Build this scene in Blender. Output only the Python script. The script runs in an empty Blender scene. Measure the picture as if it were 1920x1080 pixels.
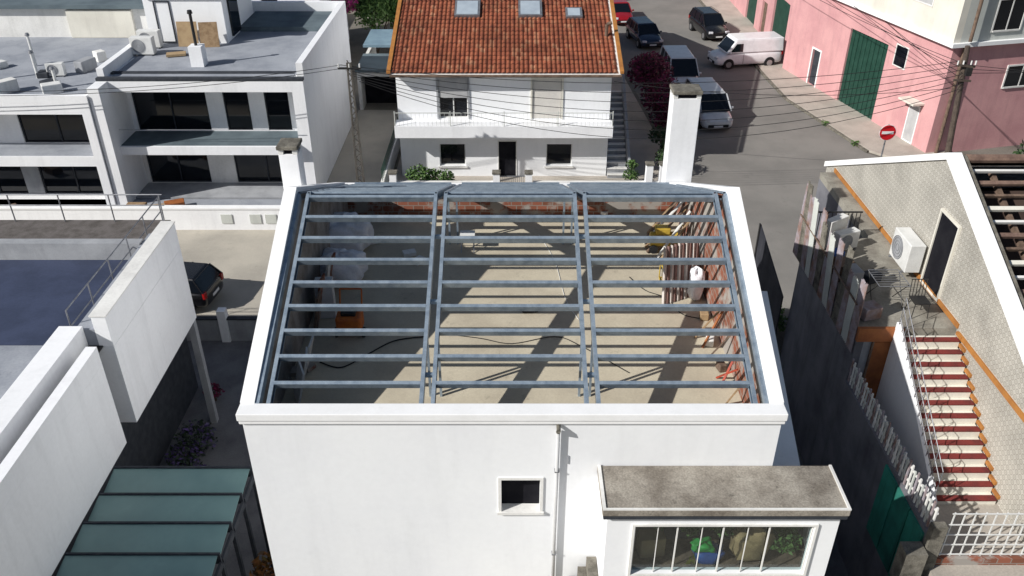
import bpy, math, random
from mathutils import Vector, Matrix, Euler
R=math.radians
random.seed(7)
sc=bpy.context.scene
col=sc.collection
F=1600.0; PT=R(31.7); H=18.2
cP,sP=math.cos(PT),math.sin(PT)
def G(px,py,z=0.0):
    u=(px-960)/F; v=(540-py)/F
    t=(z-H)/(-sP+v*cP)
    return Vector((u*t,(cP+v*sP)*t,z))
# ------------------------------------------------------------ mesh helper
class MB:
    def __init__(s): s.v=[]; s.f=[]
    def add(s,vs,fs):
        n=len(s.v); s.v+= [tuple(a) for a in vs]; s.f+=[tuple(i+n for i in f) for f in fs]; return s
    def box(s,x0,x1,y0,y1,z0,z1):
        return s.add([(x0,y0,z0),(x1,y0,z0),(x1,y1,z0),(x0,y1,z0),(x0,y0,z1),(x1,y0,z1),(x1,y1,z1),(x0,y1,z1)],
          [(0,3,2,1),(4,5,6,7),(0,1,5,4),(1,2,6,5),(2,3,7,6),(3,0,4,7)])
    def rbox(s,c,sx,sy,sz,rz=0,rx=0,ry=0):
        m=Matrix.Translation(c)@Euler((rx,ry,rz)).to_matrix().to_4x4()
        vs=[m@Vector((a*sx/2,b*sy/2,d*sz/2)) for d in(-1,1) for a,b in((-1,-1),(1,-1),(1,1),(-1,1))]
        return s.add(vs,[(0,3,2,1),(4,5,6,7),(0,1,5,4),(1,2,6,5),(2,3,7,6),(3,0,4,7)])
    def prism(s,poly,axis,a,b):
        def mk(p,t):
            return (t,p[0],p[1]) if axis=='x' else ((p[0],t,p[1]) if axis=='y' else (p[0],p[1],t))
        n=len(poly); vs=[mk(p,a) for p in poly]+[mk(p,b) for p in poly]
        fs=[tuple(range(n))[::-1],tuple(range(n,2*n))]+[(i,(i+1)%n,n+(i+1)%n,n+i) for i in range(n)]
        return s.add(vs,fs)
    def beam(s,p,q,w,h,up=(0,0,1)):
        p=Vector(p);q=Vector(q);d=(q-p).normalized();u=Vector(up)
        sd=d.cross(u)
        if sd.length<1e-4: sd=d.cross(Vector((1,0,0)))
        sd.normalize(); u=sd.cross(d).normalized()
        vs=[e+sd*a*w/2+u*b*h/2 for e in(p,q) for a,b in((-1,-1),(1,-1),(1,1),(-1,1))]
        return s.add(vs,[(0,1,2,3),(7,6,5,4),(0,4,5,1),(1,5,6,2),(2,6,7,3),(3,7,4,0)])
    def cbeam(s,p,q,w,h,up=(0,0,1),side=1,t=.012):
        p=Vector(p);q=Vector(q);d=(q-p).normalized();u=Vector(up)
        sd=d.cross(u).normalized(); u=sd.cross(d).normalized()
        o=sd*side*(w/2-t/2); s.beam(p+o,q+o,t,h-2*t-.001,u)
        for k in(-1,1):
            o=u*k*(h/2-t/2); s.beam(p+o,q+o,w,t,u)
            o=u*k*(h/2-t-.017)-sd*side*(w/2-t/2); s.beam(p+o,q+o,t,.03,u)
        return s
    def cyl(s,p,q,r,r2=None,n=10,cap=True):
        p=Vector(p);q=Vector(q);r2=r if r2 is None else r2
        d=(q-p).normalized(); a=d.orthogonal().normalized(); b=d.cross(a)
        vs=[]
        for e,rr in((p,r),(q,r2)):
            for i in range(n):
                t=2*math.pi*i/n; vs.append(e+(a*math.cos(t)+b*math.sin(t))*rr)
        fs=[(i,(i+1)%n,n+(i+1)%n,n+i) for i in range(n)]
        if cap: fs+=[tuple(range(n))[::-1],tuple(range(n,2*n))]
        return s.add(vs,fs)
    def tube(s,pts,r,n=6):
        for a,b in zip(pts[:-1],pts[1:]): s.cyl(a,b,r,n=n)
        return s
    def blob(s,c,rx,ry,rz,amp=.15,nu=18,nv=10,seed=0,p=.6):
        rnd=random.Random(seed); c=Vector(c)
        ph=[rnd.uniform(0,6.3) for _ in range(9)]
        def sg(v): return math.copysign(abs(v)**p,v)
        vs=[]
        for j in range(nv+1):
            fi=-math.pi/2+math.pi*j/nv
            for i in range(nu):
                th=2*math.pi*i/nu
                k=1+amp*(math.sin(3*th+ph[0]+2*fi)+.7*math.sin(5*th+ph[1]-3*fi)+.6*math.sin(8*th+ph[2]+7*fi)+.5*rnd.uniform(-1,1))*.5
                vs.append(c+Vector((rx*sg(math.cos(fi))*sg(math.cos(th))*k,ry*sg(math.cos(fi))*sg(math.sin(th))*k,rz*sg(math.sin(fi))*(k if fi>-.5 else 1))))
        fs=[]
        for j in range(nv):
            for i in range(nu):
                fs.append((j*nu+i,j*nu+(i+1)%nu,(j+1)*nu+(i+1)%nu,(j+1)*nu+i))
        return s.add(vs,fs)
    def leaves(s,clumps,n,size,seed=0):
        rnd=random.Random(seed)
        tot=sum(c[1]**2 for c in clumps)
        for c,r in clumps:
            c=Vector(c)
            for _ in range(int(n*r*r/tot)):
                d=Vector((rnd.gauss(0,1),rnd.gauss(0,1),rnd.gauss(0,1))).normalized()*r*rnd.uniform(.45,1.08)
                d.z*=.8
                a=Vector((rnd.gauss(0,1),rnd.gauss(0,1),rnd.gauss(0,1))).normalized()
                b=a.orthogonal().normalized(); k=size*rnd.uniform(.6,1.4)
                o=c+d
                s.add([o-a*k,o+b*k*.45,o+a*k,o-b*k*.45],[(0,1,2,3)])
        return s
    def wall_y(s,x0,x1,z0,z1,y0,y1,holes=()):
        xs=sorted({x0,x1,*[h[0] for h in holes],*[h[1] for h in holes]}); zs=sorted({z0,z1,*[h[2] for h in holes],*[h[3] for h in holes]})
        for a,b in zip(xs[:-1],xs[1:]):
            for c,d in zip(zs[:-1],zs[1:]):
                mx,mz=(a+b)/2,(c+d)/2
                if not any(h[0]<mx<h[1] and h[2]<mz<h[3] for h in holes): s.box(a,b,y0,y1,c,d)
        return s
    def wall_x(s,y0,y1,z0,z1,x0,x1,holes=()):
        ys=sorted({y0,y1,*[h[0] for h in holes],*[h[1] for h in holes]}); zs=sorted({z0,z1,*[h[2] for h in holes],*[h[3] for h in holes]})
        for a,b in zip(ys[:-1],ys[1:]):
            for c,d in zip(zs[:-1],zs[1:]):
                my,mz=(a+b)/2,(c+d)/2
                if not any(h[0]<my<h[1] and h[2]<mz<h[3] for h in holes): s.box(x0,x1,a,b,c,d)
        return s
    def build(s,name,mat,parent=None,smooth=False,bevel=0,local=False,label=None):
        me=bpy.data.meshes.new(name); me.from_pydata(s.v,[],s.f); me.update()
        me.materials.append(mat)
        if smooth:
            for p in me.polygons: p.use_smooth=True
        o=bpy.data.objects.new(name,me); col.objects.link(o)
        if parent is not None:
            o.parent=parent
            if not local and parent.type=='EMPTY':
                o.matrix_parent_inverse=(Matrix.Translation(parent.location)@Euler(parent.rotation_euler).to_matrix().to_4x4()).inverted()
        if bevel:
            b=o.modifiers.new('bevel','BEVEL'); b.width=bevel; b.segments=2; b.limit_method='ANGLE'
        if label: o['label']=label
        return o
def thing(name,label,cat,loc=(0,0,0),rz=0,group=None):
    o=bpy.data.objects.new(name,None); col.objects.link(o); o.location=loc; o.rotation_euler=(0,0,rz); o.empty_display_size=.2
    o['label']=label; o['category']=cat
    if group: o['group']=group
    return o
def tag(o,label,cat,group=None,kind=None):
    o['label']=label; o['category']=cat
    if group: o['group']=group
    if kind: o['kind']=kind
    return o
def struct(mb,name,mat,**k):
    o=mb.build(name,mat,**k); o['kind']='structure'; o['label']=name.replace('_',' ')+' of the scene'; o['category']=name.replace('_',' '); return o
# ------------------------------------------------------------ materials
def base(name,rough=.85,metal=0,spec=.4):
    m=bpy.data.materials.new(name); m.use_nodes=True; nt=m.node_tree; b=nt.nodes['Principled BSDF']
    b.inputs['Roughness'].default_value=rough; b.inputs['Metallic'].default_value=metal
    b.inputs['Specular IOR Level'].default_value=spec
    return m,nt,b
def N(nt,t,**k):
    n=nt.nodes.new(t)
    for a,v in k.items():
        if a in n.inputs.keys(): n.inputs[a].default_value=v
        else: setattr(n,a,v)
    return n
def mixc(nt,fac,a,b,mode='MIX'):
    m=nt.nodes.new('ShaderNodeMix'); m.data_type='RGBA'; m.blend_type=mode
    for i,v in((0,fac),(6,a),(7,b)):
        if hasattr(v,'is_linked'): nt.links.new(v,m.inputs[i])
        elif i==0: m.inputs[0].default_value=v
        else: m.inputs[i].default_value=(*v,1)
    return m.outputs[2]
def ramp(nt,fac,stops):
    r=nt.nodes.new('ShaderNodeValToRGB'); e=r.color_ramp.elements
    while len(e)<len(stops): e.new(.5)
    for el,(p,c) in zip(e,stops):
        el.position=p; el.color=(c,c,c,1) if not isinstance(c,tuple) else (*c,1)
    nt.links.new(fac,r.inputs[0]); return r.outputs[0]
def coords(nt,scale=(1,1,1)):
    tc=nt.nodes.new('ShaderNodeTexCoord'); mp=nt.nodes.new('ShaderNodeMapping'); mp.inputs['Scale'].default_value=scale
    nt.links.new(tc.outputs['Object'],mp.inputs[0]); return mp.outputs[0]
def noise(nt,vec,s,detail=6,rough=.6):
    n=N(nt,'ShaderNodeTexNoise',Scale=s,Detail=detail,Roughness=rough); nt.links.new(vec,n.inputs['Vector']); return n.outputs['Fac']
def M(name,c,c2=None,s=1.2,s2=30,g=.12,rough=.85,metal=0,bump=0,streak=0,spec=.35,lo=.4,hi=.65,dark=0):
    m,nt,b=base(name,rough,metal,spec); v=coords(nt)
    c2=c2 or tuple(x*.8 for x in c)
    out=mixc(nt,ramp(nt,noise(nt,v,s),[(lo,0.0),(hi,1.0)]),c,c2)
    f=noise(nt,v,s2,4)
    out=mixc(nt,1.0,out,ramp(nt,f,[(.3,1-g),(.7,1.0)]),'MULTIPLY')
    if streak:
        v2=coords(nt,(2.2,2.2,.3))
        out=mixc(nt,1.0,out,ramp(nt,noise(nt,v2,1.0,7,.65),[(.32,1-streak),(.5,1.0)]),'MULTIPLY')
    if dark:
        out=mixc(nt,1.0,out,ramp(nt,noise(nt,v,s*3.1,8,.7),[(.60,1.0),(.72,1-dark)]),'MULTIPLY')
    nt.links.new(out,b.inputs['Base Color'])
    if bump:
        bp=N(nt,'ShaderNodeBump',Strength=bump,Distance=.02); nt.links.new(f,bp.inputs['Height']); nt.links.new(bp.outputs[0],b.inputs['Normal'])
    return m
white=M('white_render',(.91,.92,.93),(.87,.88,.90),s=.4,s2=8,g=.03,streak=.04,rough=.9,dark=.04)
white2=M('white_render_clean',(.91,.915,.93),(.86,.865,.88),s=.5,s2=10,g=.05,streak=.07,dark=.06)
coping=M('white_coping',(.92,.92,.92),(.86,.86,.855),s=1.5,s2=20,g=.04,dark=.08)
offwhite=M('old_white_render',(.84,.83,.80),(.72,.71,.68),s=.8,s2=14,g=.1,streak=.12,dark=.15)
greywall=M('grey_render',(.40,.41,.43),(.30,.31,.33),s=1,streak=.15)
unlitroom=M('unlit_room_dark',(.13,.13,.14),(.08,.08,.09),s=1,streak=.2)  # tone of the unlit room behind the extension window
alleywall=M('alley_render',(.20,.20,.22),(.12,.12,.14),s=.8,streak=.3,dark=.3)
inner=M('bare_plaster',(.42,.39,.36),(.22,.19,.17),s=1.6,s2=18,g=.25,streak=.2)
concrete=M('slab_concrete',(.60,.535,.41),(.49,.43,.33),s=.8,s2=25,g=.14,bump=.3,dark=.35)
street=M('street_asphalt',(.27,.255,.235),(.21,.20,.185),s=.3,s2=40,g=.2,bump=.3,rough=.95,dark=.2)
lightst=M('street_concrete',(.50,.46,.39),(.39,.36,.31),s=.4,s2=25,g=.15,bump=.2,dark=.2)
paving=M('pavement_stone',(.52,.47,.41),(.42,.38,.33),s=.8,s2=22,g=.22,bump=.3,dark=.2)
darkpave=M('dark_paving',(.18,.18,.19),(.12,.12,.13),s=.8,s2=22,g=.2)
earth=M('ground_mix',(.23,.21,.18),(.13,.12,.10),s=.25,s2=12,g=.3)
deckgrey=M('roof_membrane_grey',(.36,.38,.42),(.26,.28,.32),s=.7,s2=15,g=.15,dark=.25)
deckteal=M('roof_membrane_teal',(.14,.18,.20),(.09,.12,.14),s=.7)
deckshade=M('roof_membrane_shade',(.05,.065,.12),(.036,.048,.09),s=1.2,s2=15,g=.15,rough=.7)  # dark blue paints a cast shadow onto the flat roof
gravel=M('brown_gravel',(.19,.17,.16),(.12,.105,.095),s=3,s2=60,g=.4,bump=.6)
stained=M('stained_slab',(.44,.40,.34),(.23,.20,.165),s=1.6,s2=26,g=.4,bump=.5,lo=.38,hi=.66,dark=.55)
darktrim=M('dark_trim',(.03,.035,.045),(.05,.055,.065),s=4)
steel=M('galvanised_steel',(.40,.48,.56),(.26,.33,.41),s=5,s2=50,g=.2,rough=.45,metal=.45,spec=.5)
greymetal=M('grey_metal',(.30,.31,.33),(.2,.2,.22),s=4,rough=.5,metal=.5)
blackmetal=M('black_metal',(.02,.02,.022),(.035,.033,.03),s=4,rough=.5)
rust=M('rusty_sheet',(.42,.38,.42),(.28,.17,.13),s=2.5,s2=20,g=.35,rough=.8,dark=.5)
plastic=M('white_plastic',(.80,.80,.78),(.70,.70,.68),s=3,rough=.5)
sack=M('white_sack',(.93,.94,.97),(.84,.85,.91),s=4,s2=25,g=.12,bump=.5)
wood=M('pale_wood',(.42,.29,.17),(.28,.18,.10),s=5,s2=40,g=.3)
oldwood=M('old_wood',(.22,.15,.11),(.11,.075,.055),s=5,s2=30,g=.3)
polewood=M('pole_wood',(.13,.10,.08),(.08,.06,.05),s=5,s2=30,g=.3)
polecon=M('pole_concrete',(.13,.12,.105),(.08,.07,.06),s=5,s2=30,g=.3)
orange=M('orange_paint',(.62,.17,.03),(.45,.11,.03),s=4,rough=.6)
redpaint=M('red_paint',(.40,.06,.03),(.28,.05,.03),s=4,rough=.6)
browno=M('brown_orange',(.38,.13,.04),(.26,.085,.03),s=3,rough=.6,streak=.2)
ochre=M('ochre_trim',(.46,.20,.05),(.34,.14,.04),s=3)
yellow=M('yellow_paint',(.60,.42,.06),(.42,.28,.05),s=4,rough=.5)
redtread=M('maroon_stair_tread',(.22,.035,.03),(.14,.03,.028),s=3,s2=30,g=.2)
pink=M('pink_render',(.68,.37,.37),(.58,.30,.31),s=.6,s2=12,g=.1,streak=.12,dark=.1)
pinkroof=M('pink_roof',(.45,.24,.22),(.34,.17,.15),s=.8)
cream=M('cream_render',(.80,.77,.68),(.70,.67,.59),s=.7,streak=.08)
palegrey=M('pale_grey_render',(.62,.64,.60),(.54,.56,.53),s=.7,streak=.1)
greendoor=M('dark_green_door',(.012,.05,.035),(.02,.07,.05),s=2,rough=.6)
greenwall=M('green_paint',(.04,.32,.24),(.03,.20,.15),s=1.2,streak=.3)
greenwall2=M('green_dark_paint',(.03,.24,.18),(.02,.14,.11),streak=.3)
shutter=M('shutter_slats',(.50,.50,.50),(.42,.42,.43),s=2)
shutterw=M('shutter_warm',(.72,.69,.64),(.66,.63,.59),s=2)
glassy,nt_,b_=base('dark_glass',.06,0,.5); b_.inputs['Base Color'].default_value=(.006,.008,.012,1)
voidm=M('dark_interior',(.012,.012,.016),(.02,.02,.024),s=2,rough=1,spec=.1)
teal=M('grey_green_glass',(.20,.32,.31),(.165,.275,.27),s=1,s2=8,g=.08,rough=.3,spec=.5)
brown=M('cardboard',(.42,.30,.17),(.34,.23,.13),s=3)
bark=M('bark',(.12,.09,.06),(.07,.05,.04),s=6)
chmcap=M('weathered_concrete',(.26,.24,.20),(.12,.11,.09),s=4,s2=30,g=.4,bump=.5)
rubber=M('rubber',(.015,.015,.017),(.025,.025,.025),s=5)
chrome=M('alloy',(.5,.5,.52),(.4,.4,.42),s=5,rough=.3,metal=.8)
lampw=M('lamp_lens',(.75,.75,.78),(.6,.6,.65),s=8,rough=.15)
lampr=M('tail_lens',(.35,.01,.01),(.25,.01,.01),s=8,rough=.2)
redsign=M('sign_red',(.62,.012,.02),(.55,.012,.02),s=8,rough=.4)
signw=M('sign_white',(.85,.85,.85),(.8,.8,.8),s=8,rough=.4)
bluep=M('blue_plastic',(.04,.12,.40),(.03,.08,.3),s=3,rough=.5)
greenp=M('green_plastic',(.04,.42,.08),(.03,.26,.05),s=3,rough=.5)
tan=M('tan_sack',(.46,.32,.17),(.34,.22,.12),s=4,s2=20,g=.3)
skypane=M('sky_pane',(.45,.52,.58),(.36,.42,.48),rough=.15)
def paint(name,c,rough=.25,metal=.2):
    m,nt,b=base(name,rough,metal,.5); b.inputs['Coat Weight'].default_value=.5
    v=coords(nt); nt.links.new(mixc(nt,ramp(nt,noise(nt,v,2.5),[(.4,0.0),(.7,1.0)]),c,tuple(x*.85 for x in c)),b.inputs['Base Color']); return m
def foliage(name,cols):
    m,nt,b=base(name,.6,0,.3); g=nt.nodes.new('ShaderNodeNewGeometry')
    nt.links.new(ramp(nt,g.outputs['Random Per Island'],[(i/(len(cols)-1),c) for i,c in enumerate(cols)]),b.inputs['Base Color']); return m
leafg=foliage('leaf_green',[(.03,.07,.02),(.07,.14,.03),(.11,.18,.05)])
leafd=foliage('leaf_dark',[(.012,.03,.012),(.03,.06,.02),(.05,.09,.03)])
leafm=foliage('leaf_magenta',[(.012,.02,.012),(.10,.007,.03),(.20,.012,.07),(.03,.015,.015)])
leafmb=foliage('leaf_bright_magenta',[(.03,.06,.02),(.35,.02,.16),(.45,.04,.22),(.06,.12,.03)])
leafp=foliage('leaf_purple',[(.015,.03,.015),(.03,.05,.03),(.12,.07,.25)])
leafo=foliage('leaf_autumn',[(.05,.03,.015),(.25,.10,.03),(.08,.07,.02)])
leafy=foliage('leaf_lime',[(.25,.40,.03),(.35,.5,.06)])
def tilemat():
    m,nt,b=base('clay_tile',.85,0,.3); tc=nt.nodes.new('ShaderNodeTexCoord')
    sn=nt.nodes.new('ShaderNodeVectorMath'); sn.operation='SNAP'; sn.inputs[1].default_value=(.22,.345,100)
    nt.links.new(tc.outputs['Object'],sn.inputs[0])
    wn=nt.nodes.new('ShaderNodeTexWhiteNoise'); nt.links.new(sn.outputs[0],wn.inputs['Vector'])
    c=ramp(nt,wn.outputs['Value'],[(0,(.25,.075,.04)),(.4,(.32,.095,.05)),(.85,(.37,.12,.06)),(1,(.45,.21,.12))])
    st=ramp(nt,noise(nt,tc.outputs['Object'],.7,8,.65),[(.35,.65),(.6,1.0)])
    c=mixc(nt,1.0,c,st,'MULTIPLY')
    st=ramp(nt,noise(nt,tc.outputs['Object'],9,4,.65),[(.35,.75),(.6,1.0)])
    c=mixc(nt,1.0,c,st,'MULTIPLY')
    nt.links.new(c,b.inputs['Base Color']); return m
tilem=tilemat()
def azulejo():
    m,nt,b=base('patterned_wall_tile',.5,0,.4)
    tc=nt.nodes.new('ShaderNodeTexCoord'); sp=nt.nodes.new('ShaderNodeSeparateXYZ'); cb=nt.nodes.new('ShaderNodeCombineXYZ')
    nt.links.new(tc.outputs['Object'],sp.inputs[0]); nt.links.new(sp.outputs['Y'],cb.inputs['X']); nt.links.new(sp.outputs['Z'],cb.inputs['Y'])
    vo=N(nt,'ShaderNodeTexVoronoi',voronoi_dimensions='2D',Scale=6.4,Randomness=0.0); nt.links.new(cb.outputs[0],vo.inputs['Vector'])
    c=ramp(nt,vo.outputs['Distance'],[(0,(.36,.335,.285)),(.22,(.54,.515,.46)),(.36,(.27,.25,.215)),(.44,(.50,.475,.42)),(.60,(.58,.56,.51)),(.68,(.34,.315,.27))])
    c=mixc(nt,1.0,c,ramp(nt,noise(nt,tc.outputs['Object'],.8,8,.65),[(.3,.68),(.6,1.0)]),'MULTIPLY')
    nt.links.new(c,b.inputs['Base Color']); return m
azul=azulejo()
def brickmat():
    m,nt,b=base('hollow_brick',.9,0,.2)
    tc=nt.nodes.new('ShaderNodeTexCoord'); sp=nt.nodes.new('ShaderNodeSeparateXYZ'); cb=nt.nodes.new('ShaderNodeCombineXYZ')
    ad=nt.nodes.new('ShaderNodeMath'); nt.links.new(tc.outputs['Object'],sp.inputs[0]); nt.links.new(sp.outputs['X'],ad.inputs[0]); nt.links.new(sp.outputs['Y'],ad.inputs[1])
    nt.links.new(ad.outputs[0],cb.inputs['X']); nt.links.new(sp.outputs['Z'],cb.inputs['Y'])
    br=N(nt,'ShaderNodeTexBrick',Scale=1.0); br.inputs['Brick Width'].default_value=.3; br.inputs['Row Height'].default_value=.2; br.inputs['Mortar Size'].default_value=.012
    br.inputs['Color1'].default_value=(.30,.11,.07,1); br.inputs['Color2'].default_value=(.20,.08,.05,1); br.inputs['Mortar'].default_value=(.28,.25,.22,1)
    nt.links.new(cb.outputs[0],br.inputs['Vector'])
    c=mixc(nt,ramp(nt,noise(nt,tc.outputs['Object'],1.4),[(.48,0.0),(.56,1.0)]),br.outputs['Color'],(.36,.33,.30))
    nt.links.new(c,b.inputs['Base Color']); return m
brick=brickmat()
def clearglass():
    m=bpy.data.materials.new('window_glass'); m.use_nodes=True; nt=m.node_tree; nt.nodes.clear()
    o=nt.nodes.new('ShaderNodeOutputMaterial'); mx=nt.nodes.new('ShaderNodeMixShader'); t=nt.nodes.new('ShaderNodeBsdfTransparent'); g=nt.nodes.new('ShaderNodeBsdfGlossy')
    t.inputs[0].default_value=(.8,.85,.85,1); g.inputs['Roughness'].default_value=.03; mx.inputs[0].default_value=.06
    nt.links.new(t.outputs[0],mx.inputs[1]); nt.links.new(g.outputs[0],mx.inputs[2]); nt.links.new(mx.outputs[0],o.inputs[0]); return m
clear=clearglass()
# ------------------------------------------------------------ generic parts
def win_y(par,x0,x1,z0,z1,y,fm=greymetal,pm=glassy,mull=1,name='window',rec=.1,fw=.05,sill=None,local=False):
    mb=MB(); yy=y+rec
    mb.box(x0,x0+fw,yy-.03,yy+.03,z0,z1).box(x1-fw,x1,yy-.03,yy+.03,z0,z1).box(x0+fw,x1-fw,yy-.03,yy+.03,z0,z0+fw).box(x0+fw,x1-fw,yy-.03,yy+.03,z1-fw,z1)
    for k in range(mull):
        xx=x0+(x1-x0)*(k+1)/(mull+1); mb.box(xx-fw/2,xx+fw/2,yy-.03,yy+.03,z0+fw,z1-fw)
    f=mb.build(name,fm,par,local=local)
    MB().box(x0+.01,x1-.01,yy+.035,yy+.045,z0+.01,z1-.01).build('pane',pm,f)
    if sill: MB().box(x0-.08,x1+.08,y-.08,y+.0,z0-.08,z0-.002).build('sill',sill,f)
    return f
def win_x(par,y0,y1,z0,z1,x,fm=greymetal,pm=glassy,name='window',proud=.04,mull=0,fw=.06,sgn=-1,local=False):
    a,b=sorted((x,x+sgn*proud)); mb=MB()
    mb.box(a,b,y0,y0+fw,z0,z1).box(a,b,y1-fw,y1,z0,z1).box(a,b,y0+fw,y1-fw,z0,z0+fw).box(a,b,y0+fw,y1-fw,z1-fw,z1)
    for k in range(mull):
        yy=y0+(y1-y0)*(k+1)/(mull+1); mb.box(a,b,yy-fw/2,yy+fw/2,z0+fw,z1-fw)
    f=mb.build(name,fm,par,local=local)
    a,b=sorted((x+sgn*.003,x+sgn*proud*.4)); MB().box(a,b,y0+fw,y1-fw,z0+fw,z1-fw).build('pane',pm,f); return f
# ============================================================ GROUND
struct(MB().add([(-400,-60,0),(400,-60,0),(400,700,0),(-400,700,0)],[(0,1,2,3)]),'ground',earth)
struct(MB().prism([(-60,27.0),(16,27.0),(40,27.0),(40,37.0),(22,40.5),(19.3,43.5),(17.2,52),(17.0,57),(16.2,100),(6.5,100),(7.6,60),(8.6,44),(8.2,37.6),(-60,34.0)],'z',-.1,.004),'road',street)
struct(MB().prism([(-60,27.2),(-8.5,27.2),(-8.5,36.0),(-60,33.9)],'z',-.1,.009),'street_slab',lightst)
struct(MB().prism([(19.5,43.6),(22.0,40.7),(24,43.6),(20.5,58),(20.5,90),(16.6,90),(17.2,57),(17.4,52)],'z',-.05,.13),'pavement',paving)
struct(MB().prism([(19.35,43.5),(19.5,43.6),(17.4,52),(17.2,57),(16.6,90),(16.45,90),(17.05,57),(17.25,52)],'z',-.05,.10),'kerb',chmcap)
struct(MB().prism([(-6.0,37.3),(8.0,37.8),(8.3,44),(7.3,60),(6.6,90),(5.5,90),(5.5,45),(-6,45)],'z',-.05,.12),'front_path',paving)
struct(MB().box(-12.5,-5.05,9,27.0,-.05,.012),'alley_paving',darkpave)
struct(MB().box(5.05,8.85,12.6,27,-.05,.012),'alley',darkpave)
struct(MB().box(-2,16,-2,12.0,-.05,3.3),'front_yard',lightst)
struct(MB().box(9.01,16,12.0,18.0,-.05,3.35),'side_yard',paving)
# ============================================================ MAIN HOUSE
mh=thing('white_house','large white house in the centre with open steel roof frame and no roof covering','house',(0,17.4,0))
X0,X1,Y0,Y1=-5.0,5.0,12.15,22.6; YM=17.35; ZE=7.85; ZR=10.05; T=.2
CW=.075
wh=(-.21,.55,5.47,6.33)
MB().wall_y(X0,X1,0,ZE,Y0,Y0+T,[wh]).build('wall',white,mh)
MB().wall_y(X0,X1,0,ZE-.12,Y1-T,Y1).build('wall',white,mh)
sl=(ZR-ZE)/(YM-Y0)
for xa in (X0,X1-T):
    MB().prism([(Y0+T+.001,0),(Y1-T-.001,0),(Y1-T-.001,ZE+sl*T-.12),(YM,ZR),(Y0+T+.001,ZE+sl*T)],'x',xa,xa+T).build('wall',white,mh)
MB().box(X0-.07,X1+.07,Y0-.07,Y0+.26,ZE+.001,ZE+.16).box(X0-.05,X1+.05,Y0-.05,Y0-.002,ZE-.09,ZE).build('coping',coping,mh,bevel=.012)
MB().box(X0-.05,X1+.05,Y1-.16,Y1+.03,ZE-.119,ZE-.04).build('coping',coping,mh)
for xa,xb in((X0-.07,X0+.20),(X1-.20,X1+.07)):
    ya=Y0+.261
    MB().prism([(ya,ZE+sl*.261+.001),(YM,ZR+.001),(YM,ZR+CW),(ya,ZE+sl*.261+CW)],'x',xa,xb).build('coping',coping,mh)
    yb=Y1-.161
    MB().prism([(yb,ZE-.02),(YM+.001,ZR+.001),(YM+.001,ZR+CW),(yb,ZE+.06)],'x',xa,xb).build('coping',coping,mh)
ZF=6.9
MB().box(X0+T+.002,X1-T-.002,Y0+T+.002,Y1-T-.002,ZF-.25,ZF).build('attic_floor',concrete,mh)
MB().box(X0+T+.01,X1-T-.01,Y1-T-.03,Y1-T-.004,ZF+.002,ZE-.13).build('inner_wall',brick,mh)
MB().box(X0+T+.04,X1-T-.04,Y0+T+.004,Y0+T+.03,ZF+.002,ZE-.01).build('inner_wall',inner,mh)
for xa,mt in((X0+T+.004,inner),(X1-T-.03,brick)):
    MB().prism([(Y0+T+.04,ZF+.002),(Y1-T-.04,ZF+.002),(Y1-T-.04,ZE-.05),(YM,ZR-.1),(Y0+T+.04,ZE+.05)],'x',xa,xa+.026).build('inner_wall',mt,mh)
f=MB().box(wh[0]-.06,wh[1]+.06,Y0-.03,Y0+.0,wh[3],wh[3]+.06).box(wh[0]-.06,wh[0],Y0-.03,Y0,wh[2],wh[3]).box(wh[1],wh[1]+.06,Y0-.03,Y0,wh[2],wh[3]).build('window',offwhite,mh)
MB().box(wh[0]-.08,wh[1]+.08,Y0-.07,Y0+.19,wh[2]-.05,wh[2]+.01).build('sill',offwhite,f)
MB().box(wh[0]-.05,wh[1]+.05,Y0+.202,Y0+.22,wh[2]-.05,wh[3]+.05).build('pane',voidm,f)
dp=MB().cyl((.86,Y0-.07,3.2),(.86,Y0-.07,7.6),.035,n=12).build('downpipe',M('grey_pvc',(.62,.62,.62),(.55,.55,.55),s=3),mh,smooth=True)
MB().cyl((.86,Y0-.07,7.6),(.86,Y0-.17,7.70),.045,.04,n=12).cyl((.86,Y0-.17,7.70),(.86,Y0+.0,7.74),.04,n=12).build('pipe_elbow',chmcap,dp)
for z in(6.6,4.3): MB().box(.815,.905,Y0-.11,Y0-.001,z,z+.02).build('bracket',greymetal,dp)
MB().box(1.06,1.08,Y0-.02,Y0-.001,6.75,6.95).build('wall_bracket',greywall,mh)
ya0=Y0+.29; yb0=Y1-.19
def zf(y):
    return (8.01+(10.0-8.01)*(y-ya0)/(YM-ya0)) if y<=YM else (7.86+(10.0-7.86)*(yb0-y)/(yb0-YM))
nF=Vector((0,-sl,1)).normalized(); nB=Vector((0,sl,1)).normalized()
raf=[(-4.755,-4.55),(-1.70,-1.48),(1.40,1.62),(4.55,4.755)]
for a,b in raf:
    for x,sd in((a,1),(b,-1)):
        MB().cbeam((x,ya0,zf(ya0)-.1),(x,YM-.01,zf(YM)-.1),.075,.2,nF,sd).build('rafter',steel,mh)
        MB().cbeam((x,yb0,zf(yb0)-.1),(x,YM+.01,zf(YM)-.1),.075,.2,nB,sd).build('rafter',steel,mh)
for a,b in raf[1:3]:
    for y in(14.0,20.6):
        for x in(a,b): MB().box(x-.025,x+.025,y-.025,y+.025,ZF,zf(y)-.24).build('post',steel,mh)
    for y in(13.1,14.7,16.3): MB().box(a+.04,b-.04,y-.04,y+.04,zf(y)-.17,zf(y)-.1).build('spacer',steel,mh)
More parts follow.
